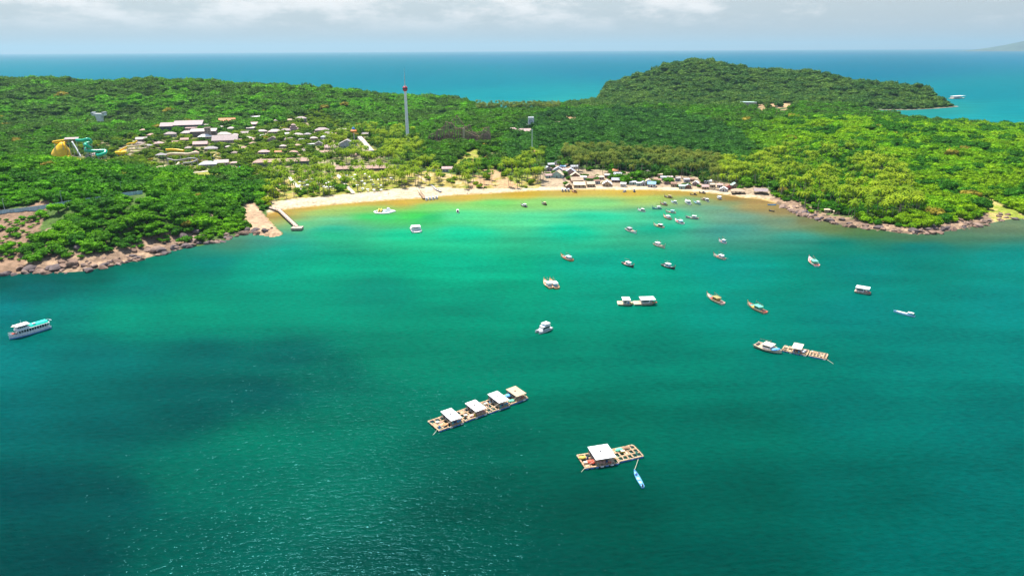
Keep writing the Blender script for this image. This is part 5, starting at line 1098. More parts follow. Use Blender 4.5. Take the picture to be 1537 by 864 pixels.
F_('black hulled boat with grey green deck, right of two black boats', (1013, 403.5), (994, 397), 'black', 'grey', 'cyan', 'white', 'cream', cab_at=-0.05)
F_('cream boat with long pointed bow just above the two black boats', (998, 372), (982, 366), 'cream', 'brown', 'white', 'white', 'tan', bow=1.6)
F_('white boat with dark cabin at the left front of the beach cluster', (955, 350), (940, 343.5), 'white', 'tan', 'grey', 'grey', 'red')
F_('boat with dark cabin and white awning at the front of the beach cluster', (981, 337.5), (996, 341.5), 'cream', 'tan', 'black', 'white', 'yellow')
F_('white boat with cyan roof between the front and middle of the cluster', (1013, 330), (1025, 336), 'white', 'brown', 'cyan', 'cyan', 'red')
F_('long grey boat lying side on at the right of the beach cluster', (1029, 326), (1048, 328), 'grey', 'tan', 'white', 'white', 'teal', boom=True)
F_('dark boat with white roof in the middle of the beach cluster', (996, 324), (1006, 329), 'brown', 'pink', 'white', 'white', 'orange', boom=True)
F_('long cream boat with cyan cabin above the dark boat with white roof', (999, 317.5), (1014, 319.5), 'cream', 'cream', 'cyan', 'cyan', 'tan')
F_('teal hulled boat with long bow and white roof at the cluster left', (979, 313), (993, 313), 'teal', 'grey', 'white', 'white', 'blue', bow=1.5)
F_('small white boat at the far left edge of the beach cluster', (957, 315), (968, 317.5), 'white', 'tan', 'grey', 'white', 'cream')
F_('small dark boat with red deck above the teal hulled boat', (991, 305.5), (1001, 308), 'brown', 'red', 'grey', 'slate' if 'slate' in BC else 'grey', 'red')
F_('flat brown boat without bright roof in the shallows of the cluster top', (997, 295), (1009, 297), 'brown', 'tan', 'brown', 'tan', 'brown', pole=False)
F_('white boat with teal cabin at the top of the cluster', (1007, 303), (1016, 305.5), 'white', 'cyan', 'teal', 'white', 'blue')
F_('white boat facing away with pale awning near the cluster top', (1029, 301), (1035, 306.5), 'white', 'grey', 'teal', 'white', 'teal')
F_('teal and white boat right of the boat facing away', (1041, 303.5), (1051, 306.5), 'teal', 'white', 'white', 'white', 'blue')
F_('small tan boat touching a white skiff at the cluster top right', (1052, 299), (1058.5, 300.5), 'tan', 'tan', 'cream', 'tan', 'brown', pole=False)
F_('small white skiff touching the tan boat at the cluster top right', (1058.5, 299.5), (1063, 302.5), 'white', 'teal', 'black', 'white', 'teal')
F_('small black and white boat nearest the right end of the beach', (1077, 295), (1081.5, 299), 'black', 'white', 'white', 'white', 'teal')
F_('small white boat with blue stern alone right of the cluster', (1079, 361.5), (1089.5, 365), 'white', 'red', 'sky', 'white', 'red')
F_('cream boat with white roof and long stern pole, right of the black boats', (1071, 383), (1088, 389), 'cream', 'brown', 'white', 'white', 'red', boom=True)
F_('white boat with red deck and green roof alone at the right', (1214, 387.5), (1226, 399), 'white', 'red', 'green', 'green', 'pink', boom=True)
F_('cream boat with red bow and olive cabin, left of the pair at right centre', (1061, 443), (1085, 456), 'cream', 'pink', 'olive', 'olive', 'red', cab_at=-0.1)
F_('tan boat with bright red deck and green roof, right of that pair', (1122, 456), (1149, 469.5), 'tan', 'red', 'green', 'green', 'yellow', cab_at=-0.1)
F_('orange and white boat, left of two lashed side by side', (816.5, 421), (827, 432), 'orange', 'cream', 'white', 'cyan', 'orange', group='two boats lashed side by side')
F_('orange and white boat, right of two lashed side by side', (825.5, 420.5), (836, 432.5), 'orange', 'tan', 'cyan', 'white', 'red', group='two boats lashed side by side')
F_('small white and dark boat alone in the pale shallows, left of two', (782, 307.5), (790.5, 310.5), 'black', 'white', 'grey', 'white', 'cream')
F_('low dark boat alone in the pale shallows, right of two', (813, 305), (820, 307.5), 'black', 'brown', 'brown', 'tan', 'brown', pole=False)
F_('tiny white motor boat seen end on between yacht and jetty', (686.5, 315.5), (687.5, 320), 'white', 'grey', 'black', 'white', 'grey', pole=False, L=7, name='motor_boat', group=None)
F_('white cabin boat beached on the rocks of the right shore', (1210, 321), (1222, 317), 'white', 'cyan', 'white', 'white', 'blue', L=9, name='beached_boat', group=None)
F_('brown boat drawn up on the sand below the village lane', (858, 287), (866, 289), 'orange', 'brown', 'brown', 'brown', 'red', pole=False, L=6.5, name='beached_boat', group=None)
for i, (px, lb) in enumerate([(844, 'leftmost of three grey boats on the sand below the lane'), (848.5, 'middle of three grey boats on the sand below the lane'), (853, 'rightmost of three grey boats on the sand below the lane')]):
    F_(lb, (px + .5, 288), (px, 285), 'grey', 'black', 'white', 'white', 'navy', pole=False, L=6, name='beached_boat', group='grey boats on the sand')
F_('little white boat at the waterline in front of the village', (935, 288), (939, 287), 'white', 'cream', 'white', 'white', 'cream', pole=False, L=4.6, name='beached_boat', group=None)
F_('dark boat at the waterline right of the little white boat', (952.5, 289), (951.5, 285.5), 'navy', 'grey', 'grey', 'grey', 'grey', pole=False, L=5.6, name='beached_boat', group=None)
F_('brown boat on the sand edge at the right end of the beach', (1050, 289), (1058, 290), 'brown', 'tan', 'grey', 'grey', 'tan', pole=False, L=6, name='beached_boat', group=None)
F_('rusty boat half sunk in the shallows below the beach end', (1037, 291.5), (1045, 292), 'brown', 'brown', 'brown', 'brown', 'brown', pole=False, L=6, fb=0.5, name='beached_boat', group=None)
for i, a in enumerate([(640, 299.5), (645, 299), (650, 298.5), (655, 297.5)]):
    F_(('leftmost', 'second from left', 'third from left', 'rightmost')[i] + ' of four white boats at the jetty foot', (a[0] + 1.5, a[1] - 2.5), (a[0] - .5, a[1] + 1.5), 'white', 'white', 'white', 'white', 'navy', pole=False, L=7.5, name='speedboat', group='white boats at the jetty foot')
def long_boat(label, bow_px, stern_px, hull, inner, hood=False, name='longboat', **k):
    (cx, cy), L, h = ends(bow_px, stern_px, 0.3); t = empty(name, (cx, cy, 0), h, label, 'longboat'); Bm = max(1.3, L * 0.17); R_ = hull_rings(L, Bm, 0.62, bow=0.5, stern=0.1, fine=2.2, tr=0.7, inner=0.35)
    MB().loft(R_).build('hull', bp_(hull), t); mb = MB(); top = [(p[2][0], p[2][1] * .98, p[2][2] + .03) for p in R_[:-1]]; bot = [(p[3][0], p[3][1] * .98, p[3][2] + .03) for p in R_[:-1]]; n = len(top)
    mb.add(top + bot, [(i, i + 1, n + i + 1, n + i) for i in range(n - 1)]).build('floor', bp_(inner), t)
    for q in (-0.3, -0.08, 0.14, 0.3): MB().cbox(L * q, 0, 0.52, 0.28, Bm * 0.8, 0.07).build('thwart', bp_(hull), t)
    MB().cbox(-L * 0.46, 0, 0.7, 0.45, 0.4, 0.7).build('engine', bp_('black'), t)
    if hood: 
        MB().cbox(-L * 0.3, 0, 1.75, L * 0.27, Bm * 0.95, 0.1).build('canopy', bp_('white'), t); mb = MB()
        for a in (-.42, -.18):
            for s_ in (-1, 1): mb.tube([(L * a, s_ * Bm * .4, .4), (L * a, s_ * Bm * .4, 1.7)], .05, 5)
        mb.build('canopy_post', M_STEEL, t); MB().cbox(L * 0.1, 0, .85, L * 0.5, Bm * .7, .3).build('cover_sheet', bp_('white'), t)
    else: MB().cbox(L * 0.25, 0.05, 0.55, 0.8, 0.7, 0.3).build('tub', bp_('navy'), t)
    return t
long_boat('light blue longboat moored by a line behind the single fish farm', (951.5, 706.5), (965, 731), 'blue', 'sky')
long_boat('blue longboat with white cover and canopy, farthest right on the bay', (1341, 467), (1373, 475), 'sky', 'sky', hood=True)
long_boat('blue longboat lying on the shallows by the right beach end', (1152, 307.5), (1165, 307.5), 'blue', 'sky')
long_boat('dark rowing boat in the shallows below the blue longboat', (1154, 316), (1162, 317.5), 'black', 'brown')
long_boat('blue rowing boat on the rocks left of the stranded white boat', (1203, 317), (1209, 318), 'blue', 'white')

# tour boat ---------------------------------------------------------------------------------
(cx, cy), L, h = ends((14, 508), (75, 490), 0.4); t_ = empty('tour_boat', (cx, cy, 0), h, 'two deck white tour boat with bright mint roof at far left', 'tour boat'); Bm = L * 0.25
R_ = hull_rings(L, Bm, 1.15, bow=1.3, stern=0.2, fine=2.4, tr=0.85, n=15); MB().loft(R_).build('hull', bp_('white'), t_)
MB().loft([[(p[0][0] * 1.002, p[0][1] * 1.02 * .96, 0.42), (p[0][0] * 1.002, p[5][1] * 1.02 * .96, 0.42), (p[0][0], p[5][1] * .9, -0.1), (p[0][0], p[0][1] * .9, -0.1)] for p in R_]).build('blue_waterline', bp_('blue'), t_)
def deck_house(x0, x1, w, z0, z1, nm, roofc, over, n):
    hs = MB().box(x0, x1, -w, w, z0, z0 + .75).build(nm, bp_('white'), t_); MB().box(x0 + .5, x1 - .5, -w + .25, w - .25, z0 + .75, z1 - .02).build('dark_saloon', M_WIN, hs); pb = MB()
    for i in range(n + 1):
        x = x0 + (x1 - x0) * i / n
        for sy in (-1, 1): pb.box(x - .09, x + .09, sy * w - .09, sy * w + .09, z0 + .75, z1)
    pb.build('deck_post', bp_('white'), hs); return MB().box(x0 - over, x1 + over, -w - .25, w + .25, z1, z1 + .16).build('deck_roof', bp_(roofc), t_)
deck_house(-L * .46, L * .30, Bm * .44, 1.0, 3.1, 'lower_deck', 'white', .3, 12); deck_house(L * .02, L * .30, Bm * .42, 3.27, 5.1, 'upper_deck', 'white', .5, 6)
MB().loft([[(x_, -Bm * .43, 3.36), (x_, Bm * .43, 3.36), (x_, Bm * .33, 4.1), (x_, -Bm * .33, 4.1)] for x_ in (-L * .45, -L * .01)]).build('mint_awning', bp_('mint'), t_)
MB().loft([[(L * .24, -Bm * .40, 5.27), (L * .24, Bm * .40, 5.27), (L * .24, Bm * .36, 5.42), (L * .24, -Bm * .36, 5.42)], [(L * .40, -.2, 5.3), (L * .40, .2, 5.3), (L * .40, .2, 5.4), (L * .40, -.2, 5.4)]]).build('bow_visor', bp_('cream'), t_)
rb = MB()
for p, q in zip(R_[9:-1], R_[10:]):
    for k in (0, 5): rb.bar(Vector(p[k]) + Vector((0, 0, .7)), Vector(q[k]) + Vector((0, 0, .7)), .07); rb.bar(Vector(p[k]), Vector(p[k]) + Vector((0, 0, .7)), .06)
rb.build('bow_rail', bp_('white'), t_); MB().cbox(L * .37, 0, 1.8, 1.6, 1.5, .9).build('bow_locker', bp_('red'), t_); MB().tube([(L * .16, .4, 5.2), (L * .16, .4, 7.4)], .07, 6).build('mast', M_STEEL, t_)
MB().tube([(-L * .46, -1.2, 3.2), (-L * .5, -1.2, 4), (-L * .55, -1, 3.6), (-L * .57, 0, 3.4), (-L * .55, 1, 3.6), (-L * .5, 1.2, 4), (-L * .46, 1.2, 3.2)], .09, 6).build('stern_rail', bp_('white'), t_)
MB().cbox(-L * .12, .8, 5.0 - .7, 1.2, .9, .5).build('hatch', bp_('white'), t_)
def ferry(label, bow_px, stern_px, name, cat, wide=0.42, two=True, cats=True, hull='white', roof='white', L=None, heading=None):
    (cx, cy), L0, h = ends(bow_px, stern_px, 0.4); L = L or L0; h = heading if heading is not None else h; t = empty(name, (cx, cy, 0), h, label, cat); w = L * wide / 2
    for s_ in ((-1, 1) if cats else (0,)):
        q = MB().loft([[(x, y - a, z) for x, y, z in r for a in (0,)] for r in [[(p[0], p[1] + s_ * w * .62, p[2]) for p in ring] for ring in hull_rings(L, w * .62 if cats else 2 * w, .8, bow=.5, fine=2.4, inner=.2)]]).build('hull', bp_(hull), t)
    MB().box(-L * .46, L * .36, -w * .95, w * .95, .72, .98).build('deck', bp_('grey'), t)
    cb = MB().loft([[(x, -w * b_, z) for x, b_, z in ((-L * .3, .78, 1), (L * .2, .78, 1))][:1] + [(L * .24, -w * .7, 1), (L * .24, w * .7, 1), (-L * .3, w * .78, 1)], [(-L * .3, -w * .76, 2.6), (L * .16, -w * .68, 2.6), (L * .16, w * .68, 2.6), (-L * .3, w * .76, 2.6)]]).build('cabin', bp_('white'), t)
    MB().box(-L * .28, L * .19, -w * .80, w * .80, 1.55, 2.25).build('cabin_window', M_WIN, cb)
    MB().box(-L * .33, L * .12, -w * .86, w * .86, 2.6, 2.74).build('cabin_roof', bp_(roof), t)
    if two:
        pb = MB()
        for x in (-L * .28, L * .02):
            for s_ in (-1, 1): pb.tube([(x, s_ * w * .7, 2.7), (x, s_ * w * .7, 3.55)], .07, 5)
        pb.build('roof_post', bp_('white'), t); MB().box(-L * .33, L * .06, -w * .8, w * .8, 3.55, 3.68).build('sun_roof', bp_(roof), t); MB().cbox(-L * .02, 0, 3.05, .9, w * .9, .55).build('helm_seat', bp_('sky'), t)
    MB().box(-L * .56, -L * .47, -w * .5, w * .5, .5, .66).build('swim_platform', bp_('white'), t); return t
ferry('white catamaran yacht anchored in the pale shallows off the beach', (620, 337), (628, 353), 'catamaran', 'catamaran', wide=.55, L=14)
ferry('white twin roofed pontoon boat alone between raft and lashed boats', (804, 500), (828, 491), 'pontoon_boat', 'pontoon boat', wide=.42, two=True, L=8.6)
# houseboats -----------------------------------------------------------------------------------
def houseboat(label, l_px, r_px, roof='white', roof_at=(-.42, .36), group=None, deckc='sand', w=None, h_roof=2.9, clutter=('red', 'yellow'), name='houseboat', tail=True):
    (cx, cy), L, h = ends(r_px, l_px, 0.5); t = empty(name, (cx, cy, 0), h, label, 'houseboat', group); w = w or max(3.4, L * .38)
    MB().loft(hull_rings(L, w, .85, bow=.4, stern=.1, fine=3.2, tr=.9, inner=.12)).build('hull', bp_('cream'), t); MB().box(-L * .46, L * .34, -w * .43, w * .43, .78, .9).build('deck', bp_(deckc), t)
    a, b_ = roof_at; pb = MB()
    for x in np.linspace(L * a + .2, L * b_ - .2, 4):
        for s_ in (-1, 1): pb.bar((x, s_ * w * .4, .8), (x, s_ * w * .4, h_roof), .12)
    pb.build('roof_post', M_WOOD, t); MB().box(L * a, L * b_, -w * .5, w * .5, h_roof, h_roof + .14).build('roof', bp_(roof), t)
    cb = MB().box(L * a + .4, L * (a * .35 + b_ * .65), -w * .30, w * .36, .9, h_roof - .25).build('cabin', bp_('white'), t); MB().box(L * a + .8, L * (a * .4 + b_ * .6) - .3, -w * .30 - .04, -w * .30 + .02, 1.5, 2.2).build('cabin_window', M_WIN, cb)
    for i, c in enumerate(clutter): MB().cbox(L * (b_ + .04) - i * 1.3, -w * .28 + i * .35, 1.15, 1.0, .8, .55).build('crate', bp_(c), t)
    MB().lathe([(.3, 0), (.3, .9)], 8, c=(L * (b_ - .1), w * .25, .9)).build('barrel', bp_('blue'), t); return t
houseboat('houseboat with blue cabin side and yellow bow, left of two joined', (927, 455), (950, 455), 'white', (-.22, .3), 'two joined houseboats', clutter=('yellow', 'blue'), w=5)
houseboat('houseboat with long white roof, right of two joined', (951, 455), (982, 454), 'white', (-.2, .5), 'two joined houseboats', clutter=('red', 'orange'), w=5)
houseboat('lone white houseboat with red doors near the right edge', (1283, 436), (1307, 440), 'white', (-.46, .40), None, deckc='pink', clutter=('red', 'pink'), w=4.6)
houseboat('distant floating house moored off the far headland tip', (1427, 148), (1447, 147), 'white', (-.4, .4), None, w=14, h_roof=6, clutter=('white',))

# fish farm rafts --------------------------------------------------------------------------------
M_NET = mat('net_pen_dark', (0.012, 0.075, 0.055), 0.9, 0.3, 2); M_PLANK = mat('raft_planks', (0.47, 0.31, 0.18), 0.9, 0.3, 2.2); M_FLOAT = mat('float_barrel_blue', (0.06, 0.20, 0.45), 0.5, 0.15, 2); M_BEAM = mat('raft_beam_grey', (0.50, 0.43, 0.34), 0.9, 0.25, 2)
FARM = 'fish farm rafts in the bay'
def raft(label, c, h, L, W, hut=(0.05, 0.46), roof='white', pens=4, group=FARM, items=(), hut_h=2.6, walls=True, seed=1, roof_tilt=0.35, name='fish_farm_raft'):
    r = random.Random(seed); t = empty(name, (c[0], c[1], 0), h, label, 'fish farm', group); zt = .62
    fb = MB()
    for y in np.linspace(-W / 2, W / 2, 4): fb.box(-L / 2 - .2, L / 2 + .2, y - .12, y + .12, .30, .50)
    for x in np.linspace(-L / 2, L / 2, 6): fb.box(x - .12, x + .12, -W / 2 - .2, W / 2 + .2, .503, zt)
    fb.build('frame', M_BEAM, t)
    pl = MB()
    for y in np.linspace(-W / 2, W / 2, 4):
        for x in np.linspace(-L / 2, L / 2 - .5, int(L / .55)):
            if r.random() < .93: pl.box(x, x + .48, y - .27, y + .27, zt + .003, zt + .05 + r.random() * .03)
    for x in np.linspace(-L / 2, L / 2, 6):
        for y in np.linspace(-W / 2 + .4, W / 2 - .85, int(W / .6)):
            if r.random() < .9: pl.box(x - .24, x + .24, y, y + .5, zt + .055, zt + .10 + r.random() * .03)
    pl.build('plank_walkway', M_PLANK, t)
    k = 0
    xs = np.linspace(-L / 2, L / 2, 6); ys = np.linspace(-W / 2, W / 2, 4)
    for i in range(5):
        for j in range(3):
            xm = (xs[i] + xs[i + 1]) / 2
            if hut and hut[0] * L - .5 < xm < hut[1] * L: continue
            k += 1
            if r.random() < .3: 
                MB().box(xs[i] + .36, xs[i + 1] - .36, ys[j] + .4, ys[j + 1] - .4, zt - .05, zt + .03).build('board_deck', M_PLANK if r.random() < .6 else bp_('sand'), t)
            else: MB().box(xs[i] + .26, xs[i + 1] - .26, ys[j] + .29, ys[j + 1] - .29, .05, .16).build('net_pen', M_NET, t)
    for y in (-W / 2, W / 2):
        for x in np.linspace(-L / 2 + .6, L / 2 - .6, 7): MB().tube([(x - .5, y, .12), (x + .5, y, .12)], .3, 8).build('float_barrel', M_FLOAT if r.random() < .7 else bp_('white'), t)
    if hut:
        hut_h = max(1.75, hut_h - 1.0); x0, x1 = hut[0] * L, hut[1] * L; w = W * .47; MB().box(x0 + .1, x1 - .1, -w + .1, w - .1, zt + .11, zt + .17).build('hut_floor', bp_('tan'), t)
        pb = MB()
        for x in (x0 + .15, (x0 + x1) / 2, x1 - .15):
            for y, hh_ in ((-w + .1, hut_h), (w - .1, hut_h + roof_tilt)): pb.bar((x, y, zt), (x, y, zt + hh_), .13)
        pb.build('hut_post', M_WOOD, t)
        if walls:
            wl = MB().box(x0 + .25, x1 - .5, w - 2.9, w - .3, zt + .17, zt + hut_h - .1).build('hut_wall', mat('hut_board_grey', (0.30, 0.31, 0.31), .9, .25, 1.2), t)
            MB().box(x0 + .20, x0 + .26, w - 2.3, w - 1.3, zt + .2, zt + 1.55).build('door', M_DWOOD, wl); MB().box(x0 + 1.0, x0 + 2.0, w - 2.95, w - 2.88, zt + 0.8, zt + 1.35).build('window', M_WIN, wl)
        a, b_ = x0 - .15, x1 + .15; c_, d = -w - .15, w + .15; z0, z1 = zt + hut_h, zt + hut_h + roof_tilt
        MB().add([(a, c_, z0), (b_, c_, z0), (b_, d, z1), (a, d, z1), (a, c_, z0 + .12), (b_, c_, z0 + .12), (b_, d, z1 + .12), (a, d, z1 + .12)], [(3, 2, 1, 0), (4, 5, 6, 7), (0, 1, 5, 4), (1, 2, 6, 5), (2, 3, 7, 6), (3, 0, 4, 7)]).build('hut_roof', mat('roof_iron_' + roof, BC[roof], .6, .12, .8, stretch=(4, .4, 1), dirt=np.array(BC[roof]) * .66), t)
        MB().cbox(x0 + (x1 - x0) * .45, .3, z0 + roof_tilt * .55 + .2, .5, .4, .25).build('roof_vent', bp_('black'), t)
        MB().bar((x0 - .4, -w, zt + hut_h), (-L * .5 + .3, -w, zt + .1), .08).build('stay_line', bp_('cream'), t)
        for q in range(4): MB().cbox(x0 + .8 + q * 1.0, -w + .55 + .2 * (q % 2), zt + .48, .6, .5, .6).build('stool_crate', bp_(r.choice(['red', 'blue', 'navy', 'pink', 'tan', 'teal'])), t)
    for q in range(int(L * 0.6)):
        x, y = r.uniform(-.48, .48) * L, r.uniform(-.46, .46) * W
        if hut and hut[0] * L < x < hut[1] * L: y = -W * r.uniform(.38, .47)
        ob = MB().cbox(0, 0, r.uniform(.1, .2), r.uniform(.25, .6), r.uniform(.2, .45), r.uniform(.15, .35)).build('deck_box', bp_(r.choice(['white', 'cream', 'teal', 'brown', 'tan', 'pink', 'blue', 'grey', 'black', 'red', 'green'])), t); ob.location = (x, y, zt + .1); ob.rotation_euler = (0, 0, r.uniform(0, 3))
    for (kind, col, x, y, s_, lb) in items:
        ca, sa = math.cos(h), math.sin(h); gx, gy = c[0] + ca * x * L - sa * y * W, c[1] + sa * x * L + ca * y * W
        o = empty(kind, (gx, gy, zt + .09), h + r.uniform(-.3, .3), lb, kind.replace('_', ' ')); 
        if kind == 'barrel': MB().lathe([(.27 * s_, 0), (.31 * s_, .3 * s_), (.31 * s_, .6 * s_), (.27 * s_, .9 * s_)], 10).build('drum', bp_(col), o); MB().lathe([(.22 * s_, .9 * s_), (.22 * s_, .95 * s_)], 10).build('lid', bp_('black'), o)
        elif kind == 'crate': 
            MB().box(-.5 * s_, .5 * s_, -.35 * s_, .35 * s_, 0, .4 * s_).build('box', bp_(col), o); MB().box(-.53 * s_, .53 * s_, -.38 * s_, .38 * s_, .4 * s_, .46 * s_).build('rim', bp_('cream'), o)
        elif kind == 'tarpaulin_heap':
            v, f = ICO2; q = np.random.default_rng(seed); MB().add(v * (1 + .25 * (q.random((len(v), 1)) - .5)) * np.array([1.0 * s_, .8 * s_, .5 * s_]) + np.array([0, 0, .42 * s_]), f).build('tarpaulin', bp_(col), o)
        elif kind == 'net_heap':
            v, f = ICO2; q = np.random.default_rng(seed + 5); MB().add(v * (1 + .3 * (q.random((len(v), 1)) - .5)) * np.array([1.1 * s_, .7 * s_, .35 * s_]) + np.array([0, 0, .28 * s_]), f).build('net', bp_(col), o)
    return t
A0, A1, A2, A3 = at_z(643.9, 632.5, .5), at_z(656.9, 646.6, .5), at_z(787.6, 594.5, .5), at_z(780.8, 588.7, .5)
axis = ((A3 + A2) / 2 - (A0 + A1) / 2)[:2]; Lt = float(np.linalg.norm(axis)); hd = math.atan2(axis[1], axis[0]); o0 = ((A0 + A1) / 2)[:2]; u_ = axis / Lt
desc = ['leftmost raft of the four raft chain with a white hut roof', 'second raft from the left in the four raft chain', 'third raft of the chain with the largest white roof', 'rightmost raft of the chain with a tan roof and blue tarpaulin wall']
for i, (f0, f1, hut, roof, hh_, W_, its) in enumerate([
   (0.0, .262, (.02, .44), 'white', 2.6, 7.4, [('crate', 'cream', -.30, .1, 1.1, 'cream crate on the open deck of the leftmost raft'), ('barrel', 'blue', -.42, -.38, 1.1, 'blue drum at the corner of the leftmost raft'), ('net_heap', 'orange', -.15, -.3, 1.0, 'orange net heap before the leftmost hut')]),
   (.272, .52, (.02, .48), 'white', 2.7, 7.0, [('crate', 'tan', -.3, -.15, 1.2, 'tan crate on the open deck of the second raft'), ('net_heap', 'pink', -.12, -.34, 1.0, 'pink net heap on the second raft by the hut'), ('barrel', 'yellow', -.02, -.42, 1, 'yellow drum beside the second hut')]),
   (.53, .775, (.02, .48), 'white', 3.1, 7.6, [('crate', 'cream', -.25, .2, 1.2, 'cream crate on the deck of the third raft'), ('barrel', 'teal', .1, -.44, 1.1, 'teal drum under the roof edge of the third raft')]),
   (.785, 1.0, (-.12, .42), 'tan', 2.8, 6.6, [('tarpaulin_heap', 'blue', -.2, .2, 1.3, 'bright blue tarpaulin heap on the rightmost raft'), ('net_heap', 'green', -.33, -.32, 1.1, 'green net heap on the rightmost raft edge')])]):
    c = o0 + u_ * Lt * (f0 + f1) / 2; raft(desc[i], c, hd + (-.02, .02, -.01, .03)[i], Lt * (f1 - f0) - .3, W_, hut, roof, seed=20 + i, hut_h=hh_, items=its)
B0, B1, B2, B3 = at_z(866.8, 683.5, .5), at_z(878.6, 702.7, .5), at_z(966.7, 686.5, .5), at_z(952, 668.3, .5)
axis = ((B3 + B2) / 2 - (B0 + B1) / 2)[:2]; Lt = float(np.linalg.norm(axis)); hd = math.atan2(axis[1], axis[0]); o0 = ((B0 + B1) / 2)[:2]; u_ = axis / Lt; Wd = float(np.linalg.norm((B0 - B1)[:2]))
raft('single fish farm raft with a big flat white roof nearest the camera', o0 + u_ * Lt * .28, hd - .03, Lt * .56, Wd, (-.18, .40), 'white', seed=31, hut_h=3.0, items=[('tarpaulin_heap', 'red', -.27, -.25, 1.2, 'orange red tarpaulin heap beside the big white roof'), ('net_heap', 'yellow', -.42, .2, 1.1, 'yellow net heap at the left end of the nearest raft'), ('barrel', 'navy', -.3, .05, 1.1, 'navy drum by the big white hut roof'), ('crate', 'sand', -.42, -.2, 1.2, 'sand coloured crate at the left end of the nearest raft')])
raft('open net pen raft without hut joined to the big white roofed raft', o0 + u_ * Lt * .785 + np.array([-u_[1], u_[0]]) * .4, hd + .06, Lt * .42, Wd * .92, None, seed=33, items=[('net_heap', 'green', -.2, .28, 1.2, 'bright green net heap on the open net pen raft'), ('crate', 'yellow', -.12, .1, 1.2, 'yellow crate on the open net pen raft'), ('barrel', 'green', .3, -.3, 1.1, 'green drum on the open net pen raft'), ('net_heap', 'brown', .1, .3, 1.2, 'brown net heap on the open net pen raft')])
tl = empty('mooring_line', tuple(at_z(958, 689, .5)), 0, 'pale rope from the open pen raft to the light blue longboat', 'rope'); p_ = at_z(958, 689, .5); q_ = at_z(952.5, 705, .8)
MB().tube([(0, 0, 0.2), (float(q_[0] - p_[0]) / 2, float(q_[1] - p_[1]) / 2, .15), (float(q_[0] - p_[0]), float(q_[1] - p_[1]), .5)], .06, 5).build('rope', bp_('cream'), tl)
for nm, a, b_, lb in [('mooring_line', (656, 646), (648, 655), 'anchor rope at the left corner of the four raft chain'), ('mooring_line', (878, 702.5), (871, 710), 'anchor rope at the left corner of the nearest raft'), ('mooring_line', (1241, 540), (1254, 548), 'anchor rope at the right end of the right hand raft group')]:
    p_, q_ = at_z(*a, .3), at_z(*b_, -.3); tl = empty(nm, tuple(p_), 0, lb, 'rope'); d_ = (q_ - p_); MB().tube([(0, 0, .3), (float(d_[0]), float(d_[1]), -.5)], .06, 5).build('rope', bp_('cream'), tl)
# right hand group: work boat, roofed raft and open pen raft
F_('wide cream work boat with pink roof and blue tarpaulin beside two rafts', (1173.5, 529), (1134, 517), 'cream', 'tan', 'white', 'cream', 'orange', beam=6.2, fb=1.1, cab_at=-.02, cab_len=.30, group=None, name='work_boat', bow=.5)
cE, LE, hE = ends((1212.5, 529.5), (1176, 522)); raft('small raft with cream hut roof between work boat and open pen', cE, hE, LE, 5.6, (-.12, .25), 'cream', seed=41, items=[('crate', 'blue', .34, .1, 1.3, 'blue crate on the small roofed raft'), ('tarpaulin_heap', 'white', .3, -.2, .9, 'white bundle on the small roofed raft')])
cE, LE, hE = ends((1241, 535), (1216, 530)); raft('open white pen raft at the right end of the right hand group', cE, hE, LE, 5.4, None, seed=42)
cE = at_z(1164, 527, .5)[:2]; o = empty('tarpaulin_heap', (float(cE[0]), float(cE[1]), 1.0), .3, 'large blue tarpaulin on the wide cream work boat', 'tarpaulin'); v, f = ICO2; MB().add(v * np.array([2.2, 1.1, .5]) + np.array([0, 0, .4]), f).build('tarpaulin', bp_('blue'), o, smooth=True)

# inflatable water park ------------------------------------------------------------------------------
(cx, cy), L, h = ends((592, 318), (562, 318), .3); t_ = empty('inflatable_park', (cx, cy, 0), h, 'white and yellow inflatable play island floating off the left beach', 'inflatable'); M_INF = bp_('white')
MB().tube([(-L * .5, 0, .3), (-L * .35, -5, .3), (0, -6, .3), (L * .25, -5, .3), (L * .5, 2, .3), (L * .2, 6, .3), (-L * .3, 5, .3), (-L * .5, 0, .3)], .8, 8).build('ring_walk', M_INF, t_, smooth=True)
for q in (-.26, -.14): MB().tube([(L * q, -3.5, .4), (L * q, 0, 2.6), (L * q, 3.5, .4)], .65, 8).build('arch', bp_('yellow'), t_, smooth=True)
MB().loft([[(-2.5 + L * .2, -2.5, .3), (2.5 + L * .2, -2.5, .3), (2.5 + L * .2, 2.5, .3), (-2.5 + L * .2, 2.5, .3)], [(-.8 + L * .2, -.8, 3.6), (.8 + L * .2, -.8, 3.6), (.8 + L * .2, .8, 3.6), (-.8 + L * .2, .8, 3.6)]]).build('climbing_tower', bp_('white'), t_)
MB().bar((L * .2, 0, 3), (L * .42, 1, .4), 1.6, .5).build('slide', M_INF, t_); MB().box(-L * .34, L * .02, -3, 3, .2, .5).build('trampoline', bp_('cyan'), t_)

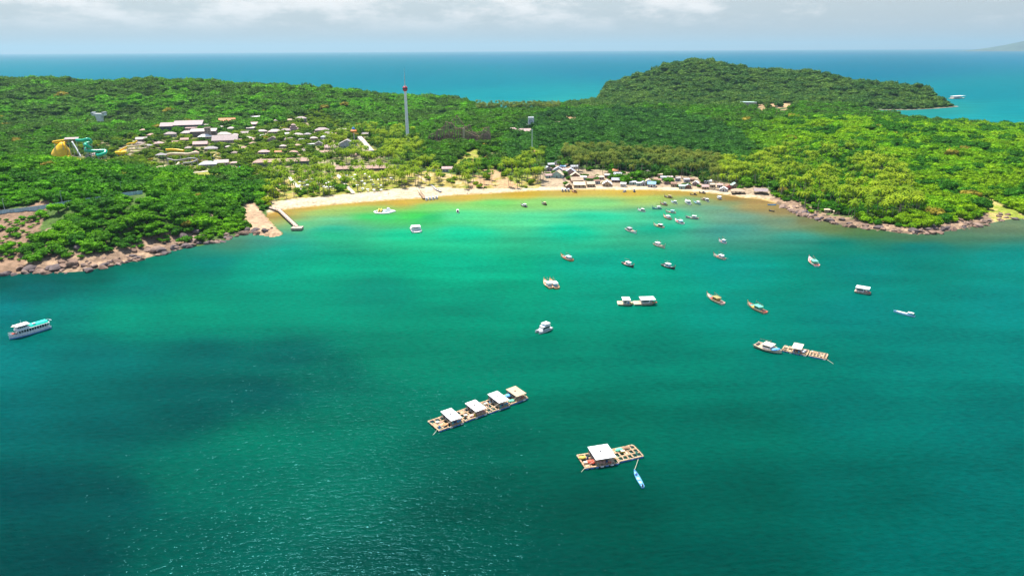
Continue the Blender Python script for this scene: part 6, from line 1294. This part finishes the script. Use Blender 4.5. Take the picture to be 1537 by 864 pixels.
# people ----------------------------------------------------------------------------------------------
def person_proto():
    J = [(0, 0, .95), (0, 0, 1.15), (0, 0, 1.40), (0, 0, 1.52), (0, .01, 1.66), (.18, 0, 1.40), (.24, .02, 1.13), (.25, -.08, .90), (-.18, 0, 1.40), (-.24, .02, 1.13), (-.25, -.08, .90), (.1, 0, .90), (.12, -.02, .50), (.12, .03, .06), (.12, -.13, .03), (-.1, 0, .90), (-.12, .03, .50), (-.13, .08, .06), (-.13, -.08, .03)]
    E = [(0, 1), (1, 2), (2, 3), (3, 4), (2, 5), (5, 6), (6, 7), (2, 8), (8, 9), (9, 10), (0, 11), (11, 12), (12, 13), (13, 14), (0, 15), (15, 16), (16, 17), (17, 18)]
    rad = [.15, .14, .15, .06, .11, .07, .05, .035, .07, .05, .035, .095, .065, .045, .04, .095, .065, .045, .04]
    me = bpy.data.meshes.new('body'); me.from_pydata(J, E, []); me.update()
    o = bpy.data.objects.new('body', me); C.objects.link(o); sk = o.modifiers.new('skin', 'SKIN'); sd = me.skin_vertices[0] if me.skin_vertices else None
    if sd is None: return o
    for i, q in enumerate(rad): sd.data[i].radius = (q, q * (.75 if i in (0, 1, 2) else 1)); sd.data[i].use_root = (i == 0)
    o.modifiers.new('smooth', 'SUBSURF').levels = 1; return o
M_SKIN = mat('skin', (0.36, 0.22, 0.15), .6, .08, 4)
e = empty('person', (0, 0, 0), 0, 'x', 'person'); bd = person_proto(); bd.parent = e; bd.data.materials.append(M_SKIN)
MB().lathe([(.10, 1.63), (.125, 1.70), (.11, 1.77), (.04, 1.80)], 10).build('hair', bp_('black'), e); MB().lathe([(.19, .74), (.185, .85), (.17, 1.0)], 12, ax=(1, .8)).build('shorts', bp_('navy'), e); MB().lathe([(.185, 1.0), (.195, 1.2), (.22, 1.40), (.10, 1.49)], 12, ax=(1, .75)).build('shirt', bp_('white'), e)
ppl = [(446, 308, 'standing near the left end of the beach'), (470, 306, 'standing on the sand left of the inflatable island'), (560, 298, 'standing on the sand above the inflatable island'), (583, 293, 'standing on the wide sand left of the jetty'), (602, 290, 'standing high on the sand left of the jetty'), (629, 293, 'standing beside the timber jetty'), (651, 286, 'standing on the sand right of the timber jetty'), (660, 291, 'standing at the waterline right of the jetty boats'), (677, 289, 'standing on the sand right of the boardwalk'), (702, 292, 'standing at the waterline right of the boardwalk'), (892, 286.5, 'standing in the shallows below the village'), (770, 286, 'standing on the sand between boardwalk and village')]
for i, (px, py, lb) in enumerate(ppl):
    x, y, z = hit(px, py); lb = 'person in white shirt and dark shorts ' + lb
    if i == 0: e.location = (x, y, z); e['label'] = lb; e['group'] = 'people on the beach'; e.rotation_euler = (0, 0, .5)
    else: copy_thing(e, (x, y, z), i * 1.1, lb)
plant_all()
